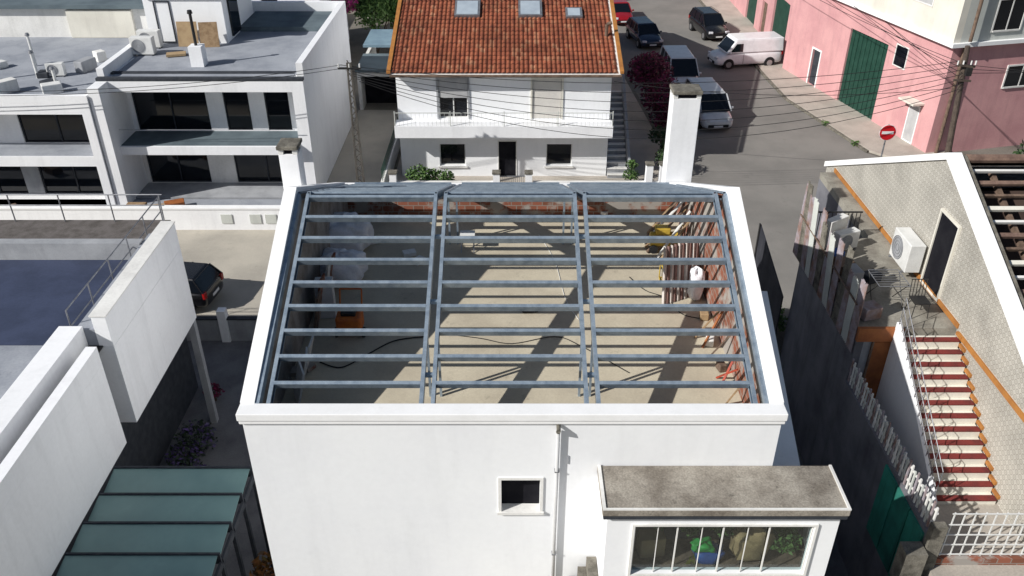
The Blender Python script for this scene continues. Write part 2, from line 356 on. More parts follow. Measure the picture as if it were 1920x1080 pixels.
for a,b in((-4.51,-1.74),(-1.44,1.36),(1.66,4.51)):
    for i in range(9):
        y=12.85+.551*i
        MB().cbeam((a,y,zf(y)-.07),(b,y,zf(y)-.07),.075,.15,nF,1).build('purlin',steel,mh)
        y=YM+.12+.58*i
        if y<yb0: MB().cbeam((a,y,zf(y)-.06),(b,y,zf(y)-.06),.10,.13,nB,-1).build('purlin',steel,mh)
    MB().beam((a,yb0+.0,zf(yb0)-.03),(b,yb0+.0,zf(yb0)-.03),.10,.14).build('purlin',steel,mh)
def chimney(label,x,y,w,d,z0,z1,capw):
    t=thing('chimney',label,'chimney',(x,y,0))
    MB().box(x-w/2,x+w/2,y-d/2,y+d/2,z0,z1).build('stack',white2,t,bevel=.01)
    MB().box(x-w/2+.1,x+w/2-.1,y-d/2+.09,y+d/2-.09,z1+.001,z1+.1).build('flue_opening',voidm,t)
    for a in(-1,1):
        for b in(-1,1): MB().box(x+a*(w/2-.06)-.06,x+a*(w/2-.06)+.06,y+b*(d/2-.06)-.06,y+b*(d/2-.06)+.06,z1+.002,z1+.12).build('cap_support',offwhite,t)
    MB().box(x-capw/2,x+capw/2,y-d/2-.05,y+d/2+.05,z1+.122,z1+.22).build('cap',chmcap,t,bevel=.02)
chimney('tall white chimney at the back right corner of the roofless house',4.82,22.98,.76,.6,0,10.3,.82)
chimney('short white chimney beside the left gable of the roofless house',-5.42,19.5,.46,.5,0,10.1,.52)
# extension
ex=thing('lean_to_extension','small white extension with stained flat concrete roof and wide window on the front','extension',(3.9,11.6,3.3))
wo=(2.27,5.6,4.88,6.2)
MB().wall_y(1.75,6.03,3.3,6.45,11.1,11.25,[wo]).build('wall',white,ex)
MB().box(1.75,1.9,11.251,12.14,3.3,6.45).build('wall',white,ex)
MB().box(5.88,6.03,11.251,12.1,3.3,6.45).build('wall',white,ex)
MB().box(5.06,6.03,12.101,12.14,0,6.45).build('wall',white,ex)
MB().box(1.91,5.87,12.06,12.095,3.3,6.4).build('inner_wall',unlitroom,ex)  # dark sheet over the white main wall, painting in the unlit room
MB().box(1.91,5.87,11.26,12.05,4.5,4.78).build('counter',oldwood,ex)
rf=MB().box(1.64,6.12,10.98,12.14,6.55,6.70).build('roof',stained,ex,bevel=.015)
MB().box(1.66,6.10,11.0,12.13,6.451,6.548).build('fascia',darktrim,rf)
MB().box(1.64,1.70,10.98,12.13,6.701,6.73).box(1.701,6.12,10.98,11.02,6.701,6.73).box(6.07,6.12,11.021,12.13,6.701,6.73).build('roof_lip',offwhite,rf)
fr=MB().box(wo[0]-.05,wo[1]+.05,11.06,11.1,wo[2]-.06,wo[2]).box(wo[0]-.05,wo[0],11.06,11.1,wo[2],wo[3]+.04).box(wo[1],wo[1]+.05,11.06,11.1,wo[2],wo[3]+.04).box(wo[0],wo[1],11.06,11.1,wo[3],wo[3]+.04)
for k in range(8):
    xx=wo[0]+.02+(wo[1]-wo[0]-.04)*(0,.13,.24,.38,.5,.64,.76,1)[k]; wd=.014 if k in(2,4,6) else .007
    fr.box(xx-wd,xx+wd,11.13,11.15,wo[2],wo[3])
fr=fr.build('window',offwhite,ex); MB().box(wo[0],wo[1],11.19,11.195,wo[2],wo[3]).build('pane',clear,fr)
tag(MB().blob((4.66,11.6,5.2),.36,.22,.40,seed=3,amp=.3).build('tan_sack',tan,smooth=True),'tan cloth sack standing behind the extension window','sack')
tag(MB().blob((3.86,11.55,4.95),.28,.18,.16,seed=4,amp=.3).build('blue_bag',bluep,smooth=True),'blue plastic bag behind the extension window','bag')
tag(MB().blob((3.72,11.52,5.2),.2,.15,.1,seed=5,amp=.3).build('green_bag',greenp,smooth=True),'bright green bag on top of the blue bag behind the extension window','bag')
tag(MB().leaves([((4.1,11.75,5.6),.28),((3.5,11.75,5.5),.22),((5.3,11.6,5.3),.3),((5.4,11.65,5.75),.24),((2.9,11.7,5.7),.2)],1100,.055,6).build('potted_plant',leafg),'green leafy plants behind the extension window','plant')
tag(MB().rbox((2.75,11.7,5.05),.5,.3,.5,.1).build('storage_box',brown,bevel=.02),'brown box at the left end behind the extension window','box')
st=thing('concrete_steps','short flight of worn concrete steps left of the front extension','steps',(1.45,11.6,3.3))
for k in range(3): MB().box(1.2+.17*k,1.74,11.3,12.1,3.3+.3*k,3.3+.3*k+.298).build('step',chmcap,st)
tag(MB().leaves([((3.62,10.75,4.45),.14),((3.68,10.72,4.62),.1)],70,.07,2).build('lime_plant',leafy),'lime green leafy plant tip under the extension window','plant')
bt=thing('sloping_side_wall','white sloping wall against the right side of the roofless house','wall',(5.5,14.5,0))
MB().prism([(12.6,0),(16.3,0),(16.3,7.9),(12.6,6.1)],'x',5.12,5.72).build('wall',white2,bt)
MB().prism([(12.55,6.102),(16.35,7.95),(16.35,8.02),(12.55,6.17)],'x',5.1,5.76).build('coping',coping,bt)
# ============================================================ ATTIC CONTENTS
def A(px,py): return G(px,py,ZF)
for px,py,rx,ry,rz,lb,sd in((648,478,.68,.5,.52,'large crumpled white bulk bag at the back of the attic pile',1),(640,535,.62,.42,.42,'crumpled white bulk bag at the front of the attic pile',2),(598,500,.26,.35,.34,'smaller white rubble bag against the left attic wall',3)):
    p=A(px,py); p.y+=.2; tag(MB().blob((p.x,p.y,ZF+rz),rx,ry,rz,amp=.14,nu=44,nv=26,seed=sd,p=.7).build('bulk_bag',sack,smooth=True),lb,'bag')
p=A(612,600); tag(MB().rbox((p.x,p.y+.2,ZF+.5),.42,.3,1.0,.1).build('foam_block',plastic,bevel=.02),'upright white block standing behind the orange machine','block')
p=A(655,640)
om=thing('floor_machine','orange wheeled floor machine near the left attic wall','machine',(p.x,p.y+.3,ZF))
MB().rbox((0,0,.36),.58,.5,.44).build('housing',orange,om,local=True,bevel=.06)
MB().rbox((0,.0,.62),.34,.3,.12).build('motor',blackmetal,om,local=True,bevel=.03)
MB().cyl((-.34,-.1,.12),(-.28,-.1,.12),.12).build('wheel',rubber,om,local=True); MB().cyl((.28,-.1,.12),(.34,-.1,.12),.12).build('wheel',rubber,om,local=True)
MB().tube([(-.25,.2,.4),(-.25,.45,.95),(.25,.45,.95),(.25,.2,.4)],.02).build('handle',orange,om,local=True)
p=A(877,472)
fs=thing('folding_stool','light metal folding stool on the attic slab left of centre','stool',(p.x,p.y+.15,ZF))
MB().rbox((0,0,.48),.4,.3,.03).build('seat',plastic,fs,local=True)
for a in(-1,1):
    MB().beam((a*.17,-.22,0),(a*.17,.15,.46),.025,.025).build('leg',chrome,fs,local=True); MB().beam((a*.15,.22,0),(a*.15,-.15,.46),.025,.025).build('leg',chrome,fs,local=True)
p=A(992,586)
bt2=thing('power_tool','black power tool lying alone on the sunlit slab','tool',(p.x,p.y,ZF))
MB().rbox((0,0,.08),.34,.1,.12,.2).build('body',rubber,bt2,local=True,bevel=.02); MB().rbox((.14,.08,.06),.09,.24,.08,.4).build('grip',rubber,bt2,local=True,bevel=.02)
p=A(1243,472)
yc=thing('yellow_compressor','yellow compressor near the right attic wall','compressor',(p.x,p.y+.1,ZF))
MB().cyl((-.36,0,.34),(.36,0,.34),.2,n=16).build('tank',yellow,yc,local=True)
MB().rbox((-.05,0,.62),.4,.26,.2).build('motor',yellow,yc,local=True,bevel=.03)
for a in(-1,1): MB().cyl((a*.28,-.22,.12),(a*.28,-.16,.12),.12).build('wheel',rubber,yc,local=True)
MB().tube([(.3,-.12,.4),(.5,-.12,.7),(.5,.12,.7),(.3,.12,.4)],.015).build('handle',yellow,yc,local=True)
p=A(1262,535)
gn=thing('generator','dark framed generator in front of the yellow compressor','generator',(p.x,p.y+.15,ZF))
MB().rbox((0,0,.25),.5,.38,.34).build('housing',rubber,gn,local=True,bevel=.03)
fm=MB()
for a in(-1,1): fm.tube([(a*.3,-.22,.02),(a*.3,-.22,.5),(a*.3,.22,.5),(a*.3,.22,.02),(a*.3,-.22,.02)],.016)
for z in(.02,.5):
    for b in(-1,1): fm.cyl((-.3,b*.22,z),(.3,b*.22,z),.016,n=6)
fm.build('frame',yellow,gn,local=True)
for i in range(7):
    y=21.4-.27*i+random.uniform(-.05,.05); hh=random.uniform(1.0,1.4)
    tag(MB().beam((3.75+random.uniform(-.15,.15),y-.2,ZF+.02),(4.68,y+.1,ZF+hh),.14,.03,(1,0,0)).build('plank',[wood,oldwood,offwhite][i%3]),['pale plank leaning on the right attic wall','dark plank leaning on the right attic wall','whitewashed plank leaning on the right attic wall'][i%3],'plank','planks leaning on the right attic wall: '+['pale','dark','white'][i%3])
csm=[M('sheet_pale',(.62,.57,.53),(.48,.42,.38),s=4),M('sheet_brown',(.24,.14,.12),(.17,.10,.09),s=4)]
cst=thing('corrugated_sheet','upright corrugated brown and white roofing sheet standing at the right attic wall','sheet',(4.2,17.8,ZF))
for k in range(10):
    x=3.65+.095*k
    MB().add([(x,17.5+.05*k,ZF+.02),(x+.09,17.5+.05*k,ZF+.02),(x+.09,18.0+.05*k,ZF+1.35),(x,18.0+.05*k,ZF+1.35),(x+.045,17.46+.05*k,ZF+.02),(x+.045,17.96+.05*k,ZF+1.35)],[(0,4,5,3),(4,1,2,5)]).build('rib',csm[k%2],cst)
for k,(px,py,lb) in enumerate(((1366,520,'upright white sack at the right attic wall, the rear one'),(1364,560,'upright white sack at the right attic wall, the front one'))):
    p=A(px,py); tag(MB().blob((4.5,p.y,ZF+.42),.17,.2,.42,seed=20+k,amp=.2).build('cement_sack',sack,smooth=True),lb,'sack')
for k,(xa,ya,yb,c) in enumerate(((4.2,16.1,16.0,wood),(4.3,15.7,15.9,browno),(4.35,15.3,15.0,oldwood),(4.4,14.25,14.6,redpaint),(4.4,14.6,14.25,redpaint),(4.4,13.7,13.5,wood))):
    tag(MB().beam((xa,ya,ZF+.02),(4.7,yb,ZF+(.9 if c!=redpaint else .5)),.045,.035).build('batten',c),['pale wooden batten leaning by the sacks','orange brown batten leaning by the sacks','dark batten leaning right of the orange brown one','red bar of the small cross near the front right corner, rising backwards','red bar of the small cross near the front right corner, rising forwards','pale batten nearest the front right corner'][k],'batten')
rr=random.Random(9)
for k in range(6):
    y=14.9+1.0*k; m=[oldwood,offwhite,brown][k%3]
    tag(MB().rbox((4.58+rr.uniform(-.08,.03),y,ZF+.1),rr.uniform(.12,.25),rr.uniform(.2,.35),.18,rr.uniform(-.3,.3)).build('rubble_block',m,bevel=.02),['dark rubble block along the right attic wall','pale rubble block along the right attic wall','tan rubble block along the right attic wall'][k%3],'rubble','rubble along the right attic wall: '+['dark','pale','tan'][k%3])
for k in range(5):
    y=18.2-.45*k
    tag(MB().rbox((-4.48,y,ZF+.5+.1*(k%2)),.05,.36,1.0+.2*(k%2),.1*(k%3-1),0,.18).build('leaning_board',[brick,offwhite,inner,brick,oldwood][k]),'%s board leaning on the left attic wall, number %s from the back'%(['brick red','white','grey','reddish','dark wooden'][k],['one','two','three','four','five'][k]),'board')
for k in range(3):
    tag(MB().rbox((-4.38,14.9-.5*k,ZF+.4),.04,.5,.8,.2*k,0,.25).build('white_board',plastic),'white board leaning low on the left attic wall near the front, %s'%['rear','middle','front'][k],'board')
for k,(px,py) in enumerate(((560,700),(575,690),(530,720),(700,455),(768,478),(785,492),(1130,400))):
    p=A(px,py); tag(MB().rbox((p.x,p.y,ZF+.06),.34,.24,.1,random.uniform(0,3)).build('loose_brick',[brick,offwhite][k>2]),['brick lying near the front left attic corner, leftmost but one','brick near the front left attic corner, right one','brick near the front left attic corner, left one','pale block behind the white bags','pale scrap between the bags and the middle truss, rear','pale scrap between the bags and the middle truss, front','pale block by the rear brick wall'][k],'brick')
def hose(pts,label,r=.015,m=rubber):
    P=[A(*q)+Vector((0,0,r+.002)) for q in pts]; Q=[]
    for i in range(len(P)-1):
        a=P[max(i-1,0)];b=P[i];c=P[i+1];d=P[min(i+2,len(P)-1)]
        for k in range(6):
            t=k/6; Q.append(.5*((2*b)+(c-a)*t+(2*a-5*b+4*c-d)*t*t+(3*b-a-3*c+d)*t**3))
    Q.append(P[-1]); tag(MB().tube(Q,r).build('hose',m),label,'hose')
hose([(600,680),(640,690),(690,665),(740,640),(800,632)],'black hose curling across the shaded left slab')
hose([(820,625),(900,635),(960,645),(1040,632),(1090,650),(1180,700)],'black cable running across the middle of the slab',.01)
hose([(1180,520),(1210,545),(1250,560),(1280,590),(1330,600)],'black cable in front of the generator',.01)
hose([(1010,440),(1040,490),(1060,560),(1085,600)],'pale cable near the middle right truss',.008,plastic)
# ============================================================ LEFT HOUSE A
def houseA():
    t=thing('modern_house','white flat roofed modern house with deep framed balconies at upper left','house',(-14,43,0))
    xl,xr,yf,yb=-18.7,-9.4,37.5,49.4; zt=5.95; yi=39.1
    MB().box(xl,xl+.5,yf-1.0,yb,0,zt).build('wall',white2,t); MB().box(xr-.55,xr,yf,yb,0,zt).build('wall',white2,t)
    MB().box(xl+.501,xr-.551,yf,yb-.1,5.45,zt-.002).build('roof_slab',white2,t)
    MB().box(xl+.501,xr-.551,yf-.35,yb-.1,2.55,2.95).build('balcony_slab',white2,t); MB().box(xl+.51,xr-.56,yf-.2,yi-.01,2.952,2.98).build('balcony_floor',deckteal,t)
    MB().box(xl+.501,xr-.551,yf-.1,yb-.1,0,.25).build('base_slab',greywall,t)
    MB().box(xl+.501,xr-.551,yb-.09,yb,0,zt).build('wall',white2,t)
    u=[(-18.0,-14.5,3.0,5.42),(-13.7,-12.5,3.0,5.42),(-11.75,-10.6,3.0,5.42)]
    g=[(-18.0,-15.0,.26,2.5),(-13.7,-10.6,.26,2.5)]
    MB().wall_y(xl+.501,xr-.551,2.95,5.45,yi,yi+.2,u).build('wall',white2,t); MB().wall_y(xl+.501,xr-.551,.25,2.55,yi,yi+.2,g).build('wall',offwhite,t)
    for h,m in zip(u+g,(1,0,0,1,1)): win_y(t,*h,yi,darktrim,glassy,m)
    MB().tube([(xl+.6,yf-.25,3.75),(xr-.6,yf-.25,3.75)],.015).build('railing',greymetal,t)
    MB().box(xl+.5,xr-.56,yf+.3,yb-.3,zt,zt+.06).build('roof_deck',deckgrey,t)
    MB().box(xl,xr,yf,yf+.28,zt+.002,zt+.14).build('parapet',darktrim,t)
    MB().box(xr-.3,xr,yf+.282,yb,zt+.002,zt+.75).build('parapet',white2,t); MB().box(xl,xl+.3,yf+.282,yb,zt+.002,zt+.5).build('parapet',white2,t)
    MB().box(xl+.302,xr-.302,yb-.3,yb,zt+.002,zt+.75).build('parapet',white2,t)
    MB().box(xr-5.0,xr-.32,45.6,48.9,zt+.065,zt+.3).build('roof_upstand',deckteal,t)
    MB().box(xl+.31,xr-.56,yf+.9,yf+1.2,zt+.062,zt+.1).build('drain_strip',darktrim,t)
    MB().box(-18.3,-14.4,43.4,48.5,zt+.061,8.5).build('penthouse',white,t)
    MB().box(-18.5,-14.2,43.1,48.7,8.502,8.7).build('penthouse_roof',white2,t)
    win_y(t,-17.8,-17.0,6.05,8.1,43.28,darktrim,glassy,0,'door'); MB().box(-14.398,-14.3,44.2,45.6,zt+.2,8.2).build('side_window',glassy,t)
    MB().box(-15.0,-14.4,39.4,40.0,zt+.062,6.95).build('vent_block',white2,t); v=MB().cyl((-14.7,39.7,6.95),(-14.7,39.7,8.4),.07).build('vent_pipe',blackmetal,t)
    MB().cyl((-14.7,39.7,8.4),(-14.7,39.7,8.55),.13,.1).build('vent_cap',blackmetal,v)
houseA()
tag(MB().rbox((-16.2,42.9,6.6),1.0,.05,1.2,0,-.2).build('cardboard_sheet',brown),'left cardboard sheet leaning on the rooftop room','cardboard')
tag(MB().rbox((-15.1,42.8,6.6),.9,.05,1.2,.12,-.2).build('cardboard_sheet',wood),'right cardboard sheet leaning on the rooftop room','cardboard')
tag(MB().rbox((-16.3,41.2,6.1),.9,.5,.1,.3).build('cardboard_sheet',brown),'flat cardboard sheet lying on the roof of the modern house','cardboard')
def ac(label,loc,rz=0,s=1.0,group=None):
    t=thing('air_conditioner',label,'air conditioner',loc,rz,group)
    MB().box(-.45*s,.45*s,-.17*s,.17*s,.05,.72*s).build('casing',plastic,t,local=True,bevel=.02)
    g=MB()
    for r in(.08,.15,.22,.27):
        pts=[(-.12*s+r*s*math.cos(a*math.pi/10),-.18*s,.38*s+r*s*math.sin(a*math.pi/10)) for a in range(21)]; g.tube(pts,.006,4)
    g.build('fan_grille',greymetal,t,local=True); MB().cyl((-.12*s,-.172*s,.38*s),(-.12*s,-.165*s,.38*s),.27*s,n=20).build('fan',greywall,t,local=True)
    for a in(-1,1): MB().box(a*.35*s-.03,a*.35*s+.03,-.2*s,.2*s,0,.049).build('foot',greymetal,t,local=True)
    return t
ac('air conditioner on the roof left of the rooftop room door, the rear one',(-18.0,42.6,6.02),0,1.2); ac('air conditioner on the roof near the left parapet, the front one',(-17.9,41.4,6.02),0,1.2)
# ============================================================ LEFT HOUSE B
def houseB():
    t=thing('modern_house','lower white modern house with cluttered roof terrace at the left edge','house',(-24,42,0))
    xl,xr,yf,yb=-34,-18.75,36.4,47; zt=5.3; yi=37.9
    MB().box(xr-.4,xr,yf,yb,0,zt).build('wall',white2,t); MB().box(xl,xl+.4,yf,yb,0,zt).build('wall',white2,t)
    for z0,z1 in((4.8,zt),(2.3,2.8),(0,.2)): MB().box(xl+.401,xr-.401,yf,yb,z0,z1).build('slab',white2,t)
    MB().box(xl+.41,xr-.41,yf+.05,yi-.01,2.802,2.83).build('balcony_floor',deckgrey,t)
    u=[(-33,-29,2.85,4.78),(-28,-24.6,2.85,4.78),(-23.0,-19.5,2.85,4.78)]; g=[(-33,-28,.2,2.28),(-26.4,-23.6,.2,2.28),(-22.8,-19.5,.2,2.28)]
    MB().wall_y(xl+.401,xr-.401,2.8,4.8,yi,yi+.2,u).build('wall',white2,t); MB().wall_y(xl+.401,xr-.401,.2,2.3,yi,yi+.2,g).build('wall',greywall,t)
    for h in u+g: win_y(t,*h,yi,darktrim,glassy,1)
    MB().box(xl+.4,xr-.4,yf+.3,yb,zt,zt+.03).build('roof_deck',deckgrey,t); MB().box(xl,xr,yf,yf+.25,zt+.002,zt+.35).build('parapet',white2,t)
    MB().box(xr-.25,xr,yf+.252,yb,zt+.002,zt+.35).build('parapet',greywall,t)
    MB().box(xl,xr-.3,47.001,54,0,6.9).build('rear_wing',offwhite,t); MB().box(xl-.2,xr+.2,46.7,54.2,6.902,7.1).build('rear_roof',deckteal,t)
    MB().box(-24,-20.5,46.8,46.99,5.35,6.8).build('rear_panel',cream,t)
houseB()
for k,(x,y) in enumerate(((-24.6,38.2),(-21.8,40.2))): ac('air conditioner on the cluttered terrace, %s'%['front left','right one'][k],(x,y,5.335),[.2,.1][k],.9)
for k,(x,y,h) in enumerate(((-24.9,39.4,1.6),(-22.6,39.9,1.2),(-21.0,38.4,.9),(-23.6,41.8,1.5))):
    t=thing('vent_stack','%s vent pipe rising from the cluttered left terrace'%['tallest white','middle white','shortest white','rear white'][k],'vent',(x,y,5.33))
    MB().cyl((0,0,0),(0,0,h),.07).build('pipe',plastic,t,local=True); MB().cyl((0,0,h),(0,0,h+.12),.12,.08).build('cowl',greymetal,t,local=True)
rr=random.Random(4); seen=['white','off white','grey','dark']
for k in range(9):
    x=rr.uniform(-25.5,-20.3); y=rr.uniform(37.2,44.0); h=rr.uniform(.2,.6); m=k%4
    tag(MB().rbox((x,y,5.33+h/2),rr.uniform(.3,1.1),rr.uniform(.3,.7),h,rr.uniform(0,3)).build('roof_crate',[plastic,offwhite,greywall,darktrim][m],bevel=.04),seen[m]+' crate among the clutter on the left roof terrace','crate','%s crates on the left roof terrace'%seen[m])
t=thing('garden_wall','long white street wall with meter boxes below the modern houses','wall',(-14,34.6,0))
MB().box(-34,-8.9,34.5,34.75,0,1.05).build('wall',white2,t); MB().box(-34.05,-8.85,34.46,34.79,1.052,1.12).build('coping',coping,t)
for x in(-12.9,-11.6,-10.9): MB().box(x-.25,x+.25,34.46,34.498,.35,.8).build('meter_box',palegrey,t)
struct(MB().box(-34,-9.0,34.76,37.3,-.05,.2),'terrace',deckgrey)
for k,(x,y,m) in enumerate(((-17.6,36.0,wood),(-16.6,35.8,brown),(-15.9,36.3,browno),(-23.5,35.7,oldwood))):
    tag(MB().rbox((x,y,.4),.9,.5,.35,.2*k).build('timber_pile',m,bevel=.03),['pale timber pile on the terrace, left one','cardboard coloured pile on the terrace, middle one','orange timber pile on the terrace, right one','dark timber pile at the far left terrace'][k],'pile')
# ============================================================ CENTRAL HOUSE
YRG=52.6; sr_=(7.75-5.6)/(46.9-39.75); ZRG=5.6+sr_*(YRG-39.75)
ch=thing('tiled_roof_house','white two storey house with orange tiled roof and long balcony behind the roofless house','house',(-.4,46,0))
up=[(-3.58,-2.15,3.2,5.2),(.99,2.4,3.2,5.2)]; lo=[(-3.66,-2.34,.67,1.85),(1.72,3.04,.67,1.85),(-.67,.2,.12,2.0)]
MB().wall_y(-5.6,4.8,0,5.5,40.2,40.45,up+lo).build('wall',white,ch)
MB().box(-5.6,-5.35,40.451,62,0,5.5).build('wall',white2,ch); MB().box(4.55,4.8,40.451,62,0,5.5).build('wall',white2,ch); MB().box(-5.349,4.549,61.8,62,0,5.5).build('wall',white2,ch)
MB().box(-5.349,4.549,40.7,61.79,2.6,2.8).build('floor',voidm,ch)
gp_=[(40.46,5.501),(61.9,5.501),(YRG,ZRG-.2)]
MB().prism(gp_,'x',-5.55,-5.4).prism(gp_,'x',4.6,4.75).build('gable',white2,ch)
for h in lo[:2]: win_y(ch,*h,40.2,plastic,glassy,0,rec=.16,sill=offwhite)
dr=MB().box(-.67,.2,40.33,40.38,.12,2.0).build('door',voidm,ch); MB().box(-.72,-.67,40.17,40.2,.12,2.05).box(.2,.25,40.17,40.2,.12,2.05).box(-.67,.2,40.17,40.2,2.0,2.05).build('door_frame',offwhite,dr)
for k,h in enumerate(up):
    f=win_y(ch,*h,40.2,plastic,glassy,1,rec=.16,name='balcony_door')
    z0=4.25 if k==0 else 3.22; sm=shutter if k==0 else shutterw
    s=MB(); z=z0
    while z<h[3]-.05: s.box(h[0]+.02,h[1]-.02,40.21,40.25,z,z+.062); z+=.066
    s.build('roller_shutter',sm,f)
    MB().box(h[0]-.09,h[0],40.15,40.2,h[2],h[3]+.09).box(h[1],h[1]+.09,40.15,40.2,h[2],h[3]+.09).box(h[0],h[1],40.15,40.2,h[3],h[3]+.09).build('surround',greywall if k==0 else cream,f)
bl=MB().box(-5.7,4.9,39.25,40.19,2.55,3.15).build('balcony',white2,ch)
rl=MB().box(-5.68,4.88,39.27,39.30,3.80,3.83); x=-5.66
while x<4.88: rl.box(x,x+.012,39.28,39.292,3.152,3.80); x+=.2
for x in(-5.68,-3,-.4,2.2,4.84): rl.box(x,x+.04,39.26,39.31,3.152,3.9)
rl.build('railing',palegrey,bl)
def tiles(par,x0,x1,ya,za,yb,zb,name='roof'):
    cw=.22; rp=.36; nx=int((x1-x0)/cw); L=math.hypot(yb-ya,zb-za); nr=int(L/rp); ey=(yb-ya)/L; ez=(zb-za)/L
    ny,nz=-ez,ey
    if nz<0: ny,nz=-ny,-nz
    mb=MB(); prof=[(0,0),(.2,.032),(.4,.045),(.6,.032),(.8,0),(.9,-.01)]
    rr=random.Random(3)
    cols=[(x0+(i+a)*cw,h) for i in range(nx) for a,h in prof]; nc=len(cols); vs=[]
    for r in range(nr):
        jit=[rr.uniform(-.008,.008) for _ in range(nx)]
        for e in(0,1):
            s=(r+e)*rp-(0.0 if e==0 else -.03); k=.035 if e==0 else 0
            for i,(x,h) in enumerate(cols):
                hh=h+k+jit[i//6]; vs.append((x,ya+ey*s+ny*hh,za+ez*s+nz*hh))
    fs=[]
    for r in range(nr):
        b=r*2*nc
        for i in range(nc-1): fs.append((b+i,b+i+1,b+nc+i+1,b+nc+i))
    mb.add(vs,fs); return mb.build(name,tilem,par)
rf=tiles(ch,-5.75,5.1,39.75,5.6,YRG,ZRG)
MB().prism([(39.7,5.42),(YRG,ZRG-.14),(YRG,ZRG-.05),(39.7,5.55)],'x',-5.8,5.15).build('roof_deck',offwhite,rf)
tiles(ch,-5.75,5.1,63.5,6.0,YRG,ZRG); MB().cyl((-5.8,YRG,ZRG),(5.15,YRG,ZRG),.13,n=8).build('ridge',tilem,rf)
MB().tube([(-5.8,39.66,5.5),(5.2,39.66,5.5)],.07,8).build('gutter',oldwood,rf)
for xa,xb in((-5.95,-5.76),(5.12,5.3)): MB().prism([(39.7,5.6),(YRG,ZRG+.02),(YRG,ZRG+.14),(39.7,5.72)],'x',xa,xb).build('verge',ochre,rf)
an=math.atan(sr_)
for x0,x1,yc_ in((-2.95,-1.65,45.1),(.33,1.55,45.1),(2.75,3.6,44.7)):
    zc=5.6+sr_*(yc_-39.75)+.1; w=x1-x0; L=1.5 if w>1 else .9
    f=MB().rbox(((x0+x1)/2,yc_,zc),w,L,.14,0,an).build('skylight',greymetal,rf)
    MB().rbox(((x0+x1)/2,yc_-.03,zc+.075),w-.22,L-.22,.02,0,an).build('pane',skypane,f)
MB().cyl((4.7,42.8,6.5),(4.7,42.8,7.1),.09).cyl((4.7,42.8,7.1),(4.95,42.8,7.2),.09).build('vent_pipe',oldwood,rf)
sr=thing('outside_staircase','grey outside staircase climbing along the right side of the tiled roof house','staircase',(5.5,42,0))
for k in range(15):
    MB().box(4.85,5.85,39.9+.32*k,39.9+.32*k+.32,.12,.09+.2*(k+1)).build('riser',greywall,sr); MB().box(4.85,5.87,39.88+.32*k,39.9+.32*k+.22,.091+.2*(k+1),.13+.2*(k+1)).build('tread',offwhite,sr)
MB().prism([(39.9,.12),(44.7,.12),(44.7,4.0),(39.9,.9)],'x',5.88,6.0).build('side_wall',greywall,sr)
gw=thing('garden_wall','low garden wall with white gate pillars in front of the tiled roof house','wall',(-.4,37.6,0))
MB().box(-5.9,-.9,37.5,37.7,0,1.0).box(1.0,7.4,37.5,37.7,0,1.0).build('wall',offwhite,gw)
for x in(-5.7,-.75,.8,6.55,7.2):
    p=MB().box(x-.16,x+.16,37.43,37.77,0,1.45 if x<5 else 1.9).build('pillar',white2,gw); zz=1.452 if x<5 else 1.902; MB().box(x-.2,x+.2,37.39,37.81,zz,zz+.07).build('pillar_cap',chmcap,p)
g_=MB()
for k in range(12): g_.box(-.55+.1*k,-.53+.1*k,37.58,37.6,.1,1.3)
g_.box(-.58,.63,37.57,37.61,1.25,1.3).build('gate',greymetal,gw)
lw=thing('lane_wall','lane wall with green railing left of the tiled roof house','wall',(-6,44,0))
MB().box(-6.35,-6.2,37.8,49.5,0,.9).build('wall',offwhite,lw)
r_=MB().box(-6.29,-6.26,37.8,49.5,1.5,1.54)
for k in range(60): r_.box(-6.285,-6.265,37.85+.195*k,37.87+.195*k,.9,1.5)
r_.build('railing',greendoor,lw)
gr=thing('garage','low garage with blue grey flat roof at the end of the lane','garage',(-7.8,53,0))
MB().wall_y(-9.3,-6.0,0,2.4,50.2,50.4,[(-9.1,-6.3,0,2.1)]).build('wall',offwhite,gr); MB().box(-9.3,-9.1,50.41,57,0,2.4).box(-6.2,-6,50.41,57,0,2.4).build('wall',offwhite,gr)
MB().box(-9.35,-5.95,50.0,53.4,2.402,2.55).build('roof',deckteal,gr); MB().box(-9.35,-5.95,53.5,57.2,2.9,3.05).build('roof',M('roof_blue_grey',(.18,.27,.33),(.13,.20,.26)),gr); MB().box(-9.1,-6.21,51.5,51.6,0,2.4).build('door',voidm,gr)
struct(MB().box(-9.38,-6.36,36.5,50.2,-.05,.016),'lane',lightst)
# ============================================================ NEAR LEFT BUILDING
nb=thing('flat_roof_building','near white building with flat roof painted dark blue as shade and overhanging upper floor at lower left','building',(-16,16,0))
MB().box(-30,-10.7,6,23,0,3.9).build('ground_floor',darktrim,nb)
MB().box(-30,-9.5,16.6,21.4,3.95,6.3).build('upper_floor',white2,nb)
MB().box(-9.85,-9.5,16.6,21.4,6.302,7.15).build('parapet',white2,nb,bevel=.01)
MB().box(-9.88,-9.48,16.58,21.42,7.152,7.19).build('coping',offwhite,nb)
MB().box(-10.3,-9.852,16.6,21.4,6.302,6.8).build('roof_ledge',deckgrey,nb)
MB().box(-30,-10.7,21.41,23.2,3.95,6.3).build('upper_floor',white2,nb)
MB().box(-30,-10.31,16.62,20.7,6.302,6.34).build('roof',deckshade,nb)  # shadowed zone of the roof, shade put into its colour
MB().box(-30,-10.31,20.71,21.0,6.302,6.85).build('parapet',greywall,nb); MB().box(-30,-10.35,21.01,23.1,6.302,6.36).build('roof',gravel,nb)
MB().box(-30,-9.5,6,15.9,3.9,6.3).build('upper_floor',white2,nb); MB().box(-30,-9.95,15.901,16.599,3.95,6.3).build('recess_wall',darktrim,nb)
MB().box(-9.75,-9.5,6,15.9,6.302,6.8).build('parapet',white2,nb)
